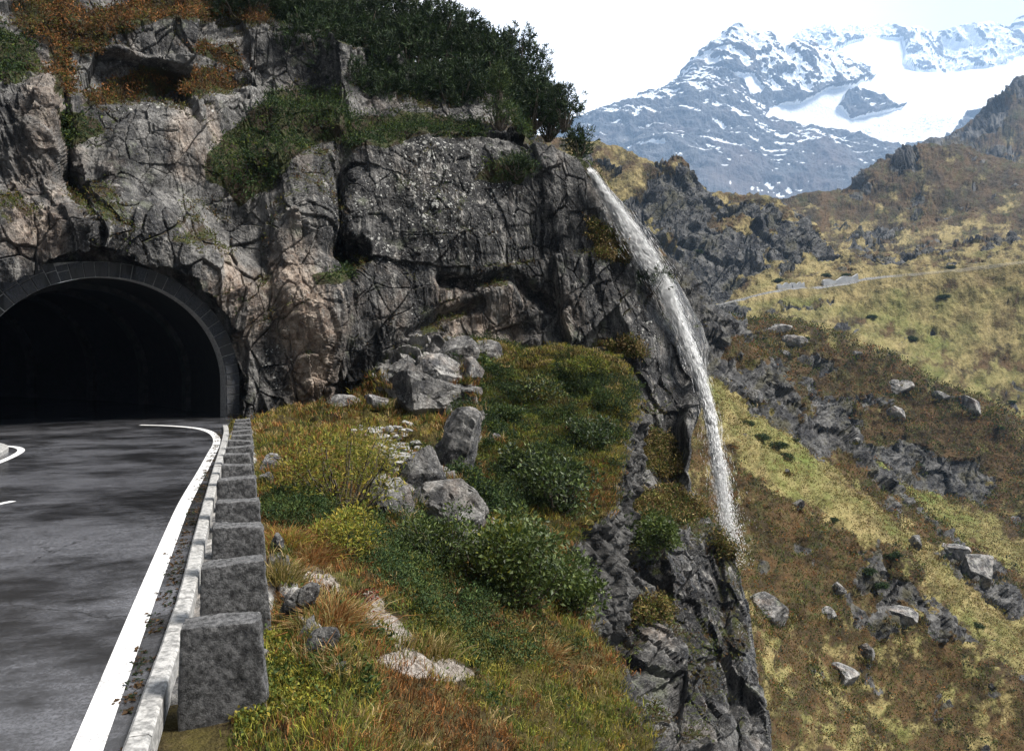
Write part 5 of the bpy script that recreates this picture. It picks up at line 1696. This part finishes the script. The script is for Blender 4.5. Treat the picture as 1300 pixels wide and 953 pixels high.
snow = -.56 + .50 * line + .22 * sn + .80 * (gul - .28) * zon + .75 * (led - .30) * (1 - zon) + np.clip(-cur / 60, -.15, .22) + .35 * (mn2[..., 2] - .45) + .12 * ell(mpx2, mpy2, 960, 160, 160, 30, 10, .6)
snow = sstep(-.05, .12, snow) * 1.0
snow = np.maximum(snow, sstep(4560 * MK, 4700 * MK, MV[..., 1]) * sstep(0, .2, ell(mpx2, mpy2, 1040, 40, 70, 22, -8, .6)))  # crest painted white so it fades into the bright cloud behind
snow[glac] = 1
m = M('mountain_rock_and_snow')
n1 = m.noise(m.map(m.pos, (.0006,) * 3), 18, 9, .68); n2 = m.noise(m.map(m.pos, (.0006,) * 3), 60, 8, .7)
rc = m.mix(m.rng(n1, .35, .65), (.025, .028, .034), (.11, .11, .115))
rc = m.mix(m.rng(m.noise(m.map(m.pos, (.0006,) * 3), 4, 4), .5, .7, 0, .5), rc, (.12, .085, .075))
sm2 = m.rng(m.math('ADD', m.attr('snow'), m.math('MULTIPLY', m.math('SUBTRACT', n2, .5), 1.4)), .45, .6)
c = m.mix(sm2, rc, m.mix(m.rng(n2, .4, .7), (.82, .85, .88), (.90, .91, .92)))
MAT['mountain'] = m.surf(m.bsdf(c, .8, m.bump(m.math('ADD', n1, n2), .6, 25), .1))
mf = gridfaces(*msh)
if mfl: mf = mf[:, ::-1]
struct('mountain', mesh_np('mountain', MVd.reshape(-1, 3), mf, MAT['mountain'], False, dict(snow=snow)), 'snow streaked blue grey mountain with a white glacier', 'mountain')


# ------------------------------------------------------------------ waterfall
WFP = np.array([(750, 219, 44.3), (763, 240, 44.4), (779, 264, 44.5), (799, 294, 44.6), (820, 326, 44.4), (842, 362, 44.0), (858, 400, 43.6), (874, 440, 43.0), (888, 482, 42.5), (899, 525, 42.2), (907, 570, 42.1), (915, 615, 42.0), (922, 655, 42.0), (930, 690, 42.0), (937, 730, 42.0)], float)
W3 = smooth_path(P(WFP[:, 0], WFP[:, 1], WFP[:, 2]), 400)
wpx, wpy = proj(W3)
# keep the water on the outside of the rock: just in front of the rock it slides over
wd_ = W3[:, 1].copy()
for q in range(0, 400, 8):
    mk = (np.abs(CLIFF['px'] - wpx[q]) < 9) & (np.abs(CLIFF['py'] - wpy[q]) < 6)
    wd_[q] = min(44.5, CLIFF['V'][mk, 1].min() - .30) if mk.any() else 42.0
wd_ = np.interp(np.arange(400), np.arange(0, 400, 8), np.convolve(np.pad(wd_[::8], 5, mode='edge'), np.ones(11) / 11, 'valid'))
wd_ = wd_ + (wd_[np.argmin(np.abs(wpy - 500))] - wd_) * sstep(470, 505, wpy)
W3 = P(wpx, wpy, wd_)
n = 52000
ti = np.clip((rng.random(n) ** .9) * 399, 0, 398).astype(int)
frac = ti / 399
half = np.interp(wpy[ti], [219, 260, 300, 350, 400, 480, 560, 640, 700, 730], [.12, .34, .68, .60, .34, .30, .42, .68, 1.1, 1.5])
tan_ = unit(np.gradient(W3, axis=0))[ti]
sidev = np.array([.9, .45, .35])
u_ = rng.normal(size=n) * .42
u_ = np.where(rng.random(n) < .22, rng.normal(size=n) * .85, u_)
c = W3[ti] + sidev * (u_ * half * .8)[:, None] + rng.normal(size=(n, 3)) * .06 + np.array([0, -1, 0]) * (rng.random(n) * .35)[:, None]
ln = rng.uniform(.10, .75, n) * np.interp(wpy[ti], [219, 480, 560, 640, 730], [.7, 1.0, .7, .3, .12])
wd = rng.uniform(.004, .012, n) * np.where(np.abs(u_) > .9, .6, 1)
# thin out to drifting drops lower down
keep = rng.random(n) < np.interp(wpy[ti], [219, 480, 600, 660, 700, 730], [1, 1, .85, .5, .18, .03])
c, ln, wd, tn_ = c[keep], ln[keep], wd[keep], tan_[keep]
n = len(c)
dirv = unit(tn_ + rng.normal(size=(n, 3)) * .08)
s1 = unit(np.cross(dirv, rng.normal(size=(n, 3)))); s2 = np.cross(dirv, s1)
L_ = ln[:, None]; w_ = wd[:, None]
A = c - dirv * L_ * .5; B = c + dirv * L_ * .5
m0 = c + s1 * w_; m1 = c - s1 * w_ * .5 + s2 * w_ * .87; m2 = c - s1 * w_ * .5 - s2 * w_ * .87
V = np.stack([A, m0, m1, m2, B], 1).reshape(-1, 3)
base = np.arange(n)[:, None] * 5
Fc = np.concatenate([base + np.array([[0, 1, 2]]), base + np.array([[0, 2, 3]]), base + np.array([[0, 3, 1]]), base + np.array([[4, 2, 1]]), base + np.array([[4, 3, 2]]), base + np.array([[4, 1, 3]])])
m = M('white_water')
vn_ = m.t.nodes.new('ShaderNodeVectorMath'); vn_.operation = 'MULTIPLY_ADD'
m.set(vn_.inputs[0], m.nor); vn_.inputs[1].default_value = (.35,) * 3; vn_.inputs[2].default_value = (.5, -.15, .75)
vn2_ = m.t.nodes.new('ShaderNodeVectorMath'); vn2_.operation = 'NORMALIZE'; m.set(vn2_.inputs[0], vn_.outputs[0])
b = m.bsdf((.95, .965, .98), .6, vn2_.outputs[0], .2)          # foam scatters light from every side, so shade it as a soft upward surface
tr = m.t.nodes.new('ShaderNodeBsdfTranslucent'); tr.inputs[0].default_value = (.93, .95, .97, 1)
tp = m.t.nodes.new('ShaderNodeBsdfTransparent')
mx = m.t.nodes.new('ShaderNodeMixShader'); mx.inputs[0].default_value = .15
m.t.links.new(b, mx.inputs[1]); m.t.links.new(tr.outputs[0], mx.inputs[2])
mx2 = m.t.nodes.new('ShaderNodeMixShader'); mx2.inputs[0].default_value = .10
m.t.links.new(mx.outputs[0], mx2.inputs[1]); m.t.links.new(tp.outputs[0], mx2.inputs[2])
MAT['water'] = m.surf(mx2.outputs[0])
# the solid white core of the stream, torn into runs along its edges
NC, NW = 400, 40
uu = np.linspace(-1, 1, NW)
hw = np.interp(wpy, [219, 260, 300, 350, 400, 480, 560, 620, 670], [.08, .18, .30, .25, .15, .12, .10, .05, .01])
sl = np.concatenate([[0], np.cumsum(np.linalg.norm(np.diff(W3, axis=0), axis=1))])
qq = np.stack([np.broadcast_to(uu[None] * hw[:, None] * 7, (NC, NW)), np.broadcast_to(sl[:, None] * .55, (NC, NW)), np.zeros((NC, NW))], -1).reshape(-1, 3).astype(np.float32)
run = fbm(qq, 4, 700, .6).reshape(NC, NW)
run2 = fbm(qq * np.array([1, .35, 1], np.float32) + 9, 3, 701).reshape(NC, NW)
CVw = W3[:, None] + sidev * (uu[None] * hw[:, None] * (1 + .5 * run2))[..., None] + np.array([0.1, -1, 0]) * ((1 - uu[None] ** 2) * hw[:, None] * .35 + .10 * run)[..., None]
cf = gridfaces(NC, NW)
edge_w = (np.abs(uu)[None] * np.ones((NC, 1)) + .9 * run + .35 * sstep(470, 650, wpy)[:, None]).reshape(-1)
cf = cf[edge_w[cf].mean(1) < .92]
base_n = len(V)
V = np.concatenate([V, CVw.reshape(-1, 3)])
tri = np.concatenate([cf[:, [0, 1, 2]], cf[:, [0, 2, 3]]])
Fc = np.concatenate([Fc, tri + base_n])
struct('waterfall', mesh_np('waterfall', V, Fc, MAT['water'], True), 'white waterfall sliding off the cliff edge and falling free', 'waterfall')


# ------------------------------------------------------------------ air
def boxobj(name, lo, hi):
    V = box_verts(lo[0], hi[0], lo[1], hi[1], lo[2], hi[2])
    return link(name, mesh_np(name, V, BOXF))


zmin = min(float(TVd[..., 2].min()), float(MVd[..., 2].min()), float(CVd[..., 2].min()), float(BVd[..., 2].min())) - 1
zmax = float(MVd[..., 2].max()) + 20
hz = boxobj('haze', (-400, -60, zmin), (float(MVd[..., 0].max()) + 60, 9000, zmax))
tag(hz, 'thin blue mountain haze', 'haze', kind='stuff')
m = M('haze_air')
v = m.t.nodes.new('ShaderNodeVolumePrincipled')
v.inputs['Color'].default_value = (.46, .68, 1.0, 1); v.inputs['Density'].default_value = 8.5e-5
v.inputs['Anisotropy'].default_value = 0
m.t.links.new(v.outputs[0], m.out.inputs['Volume'])
hz.data.materials.append(m.m)

# ------------------------------------------------------------------ sun, sky, camera
sdir = Vector((.56, -.02, .83)).normalized()
el = math.asin(sdir.z); az = math.atan2(sdir.x, sdir.y)
sun = bpy.data.lights.new('sun', 'SUN'); sun.energy = 4.8; sun.angle = math.radians(18); sun.color = (1, .95, .88)
so = bpy.data.objects.new('sun', sun); COL.objects.link(so)
so.rotation_euler = sdir.to_track_quat('Z', 'Y').to_euler()
w = bpy.data.worlds.new('World'); SC.world = w; w.use_nodes = True
t = w.node_tree; t.nodes.clear()
out = t.nodes.new('ShaderNodeOutputWorld')
sky = t.nodes.new('ShaderNodeTexSky'); sky.sky_type = 'NISHITA'; sky.sun_disc = False
sky.sun_elevation = el; sky.sun_rotation = az; sky.altitude = 1800; sky.dust_density = 1
bg = t.nodes.new('ShaderNodeBackground'); bg.inputs[1].default_value = .08
t.links.new(sky.outputs[0], bg.inputs[0])
tc = t.nodes.new('ShaderNodeTexCoord')
dt = t.nodes.new('ShaderNodeVectorMath'); dt.operation = 'DOT_PRODUCT'; t.links.new(tc.outputs['Generated'], dt.inputs[0])
dt.inputs[1].default_value = Vector((.38, .85, .38)).normalized()
mr = t.nodes.new('ShaderNodeMapRange'); mr.interpolation_type = 'SMOOTHSTEP'
t.links.new(dt.outputs['Value'], mr.inputs[0])
mr.inputs[1].default_value = .2; mr.inputs[2].default_value = .92; mr.inputs[3].default_value = .14; mr.inputs[4].default_value = 1.3
nz_ = t.nodes.new('ShaderNodeTexNoise'); nz_.inputs['Scale'].default_value = 3.5; nz_.inputs['Detail'].default_value = 6
t.links.new(tc.outputs['Generated'], nz_.inputs['Vector'])
mr2 = t.nodes.new('ShaderNodeMapRange'); t.links.new(nz_.outputs['Fac'], mr2.inputs[0])
mr2.inputs[1].default_value = .3; mr2.inputs[2].default_value = .7; mr2.inputs[3].default_value = .86; mr2.inputs[4].default_value = 1.08
mu = t.nodes.new('ShaderNodeMath'); mu.operation = 'MULTIPLY'; t.links.new(mr.outputs[0], mu.inputs[0]); t.links.new(mr2.outputs[0], mu.inputs[1])
# a grey cloud bank resting over the right hand summits
dt2 = t.nodes.new('ShaderNodeVectorMath'); dt2.operation = 'DOT_PRODUCT'; t.links.new(tc.outputs['Generated'], dt2.inputs[0]); dt2.inputs[1].default_value = Vector((.62, 1, .50)).normalized()
ad = t.nodes.new('ShaderNodeMath'); ad.operation = 'MULTIPLY_ADD'; t.links.new(nz_.outputs['Fac'], ad.inputs[0]); ad.inputs[1].default_value = .05; t.links.new(dt2.outputs['Value'], ad.inputs[2])
mr3 = t.nodes.new('ShaderNodeMapRange'); mr3.interpolation_type = 'SMOOTHSTEP'; t.links.new(ad.outputs[0], mr3.inputs[0])
mr3.inputs[1].default_value = .985; mr3.inputs[2].default_value = 1.03; mr3.inputs[3].default_value = 1; mr3.inputs[4].default_value = .50
mu2 = t.nodes.new('ShaderNodeMath'); mu2.operation = 'MULTIPLY'; t.links.new(mu.outputs[0], mu2.inputs[0]); t.links.new(mr3.outputs[0], mu2.inputs[1])
mu = mu2
bg2 = t.nodes.new('ShaderNodeBackground'); bg2.inputs[0].default_value = (.97, .985, 1, 1); t.links.new(mu.outputs[0], bg2.inputs[1])
ms = t.nodes.new('ShaderNodeMixShader'); ms.inputs[0].default_value = .88
t.links.new(bg.outputs[0], ms.inputs[1]); t.links.new(bg2.outputs[0], ms.inputs[2]); t.links.new(ms.outputs[0], out.inputs[0])

cam = bpy.data.cameras.new('camera'); cam.lens = 28; cam.sensor_width = 36
cam.shift_y = -(476.5 - CY) / 1300
cam.clip_end = 20000; cam.clip_start = .1
co = bpy.data.objects.new('camera', cam); COL.objects.link(co)
co.location = (0, 0, H); co.rotation_euler = (math.radians(90), 0, 0)
SC.camera = co
SC.view_settings.view_transform = 'Standard'; SC.view_settings.look = 'None'
SC.view_settings.exposure = 1.1; SC.view_settings.gamma = 1
SC.cycles.use_denoising = True
SC.cycles.max_bounces = 5; SC.cycles.diffuse_bounces = 2; SC.cycles.glossy_bounces = 2; SC.cycles.transmission_bounces = 2
SC.cycles.volume_bounces = 1; SC.cycles.transparent_max_bounces = 12
SC.cycles.use_adaptive_sampling = False
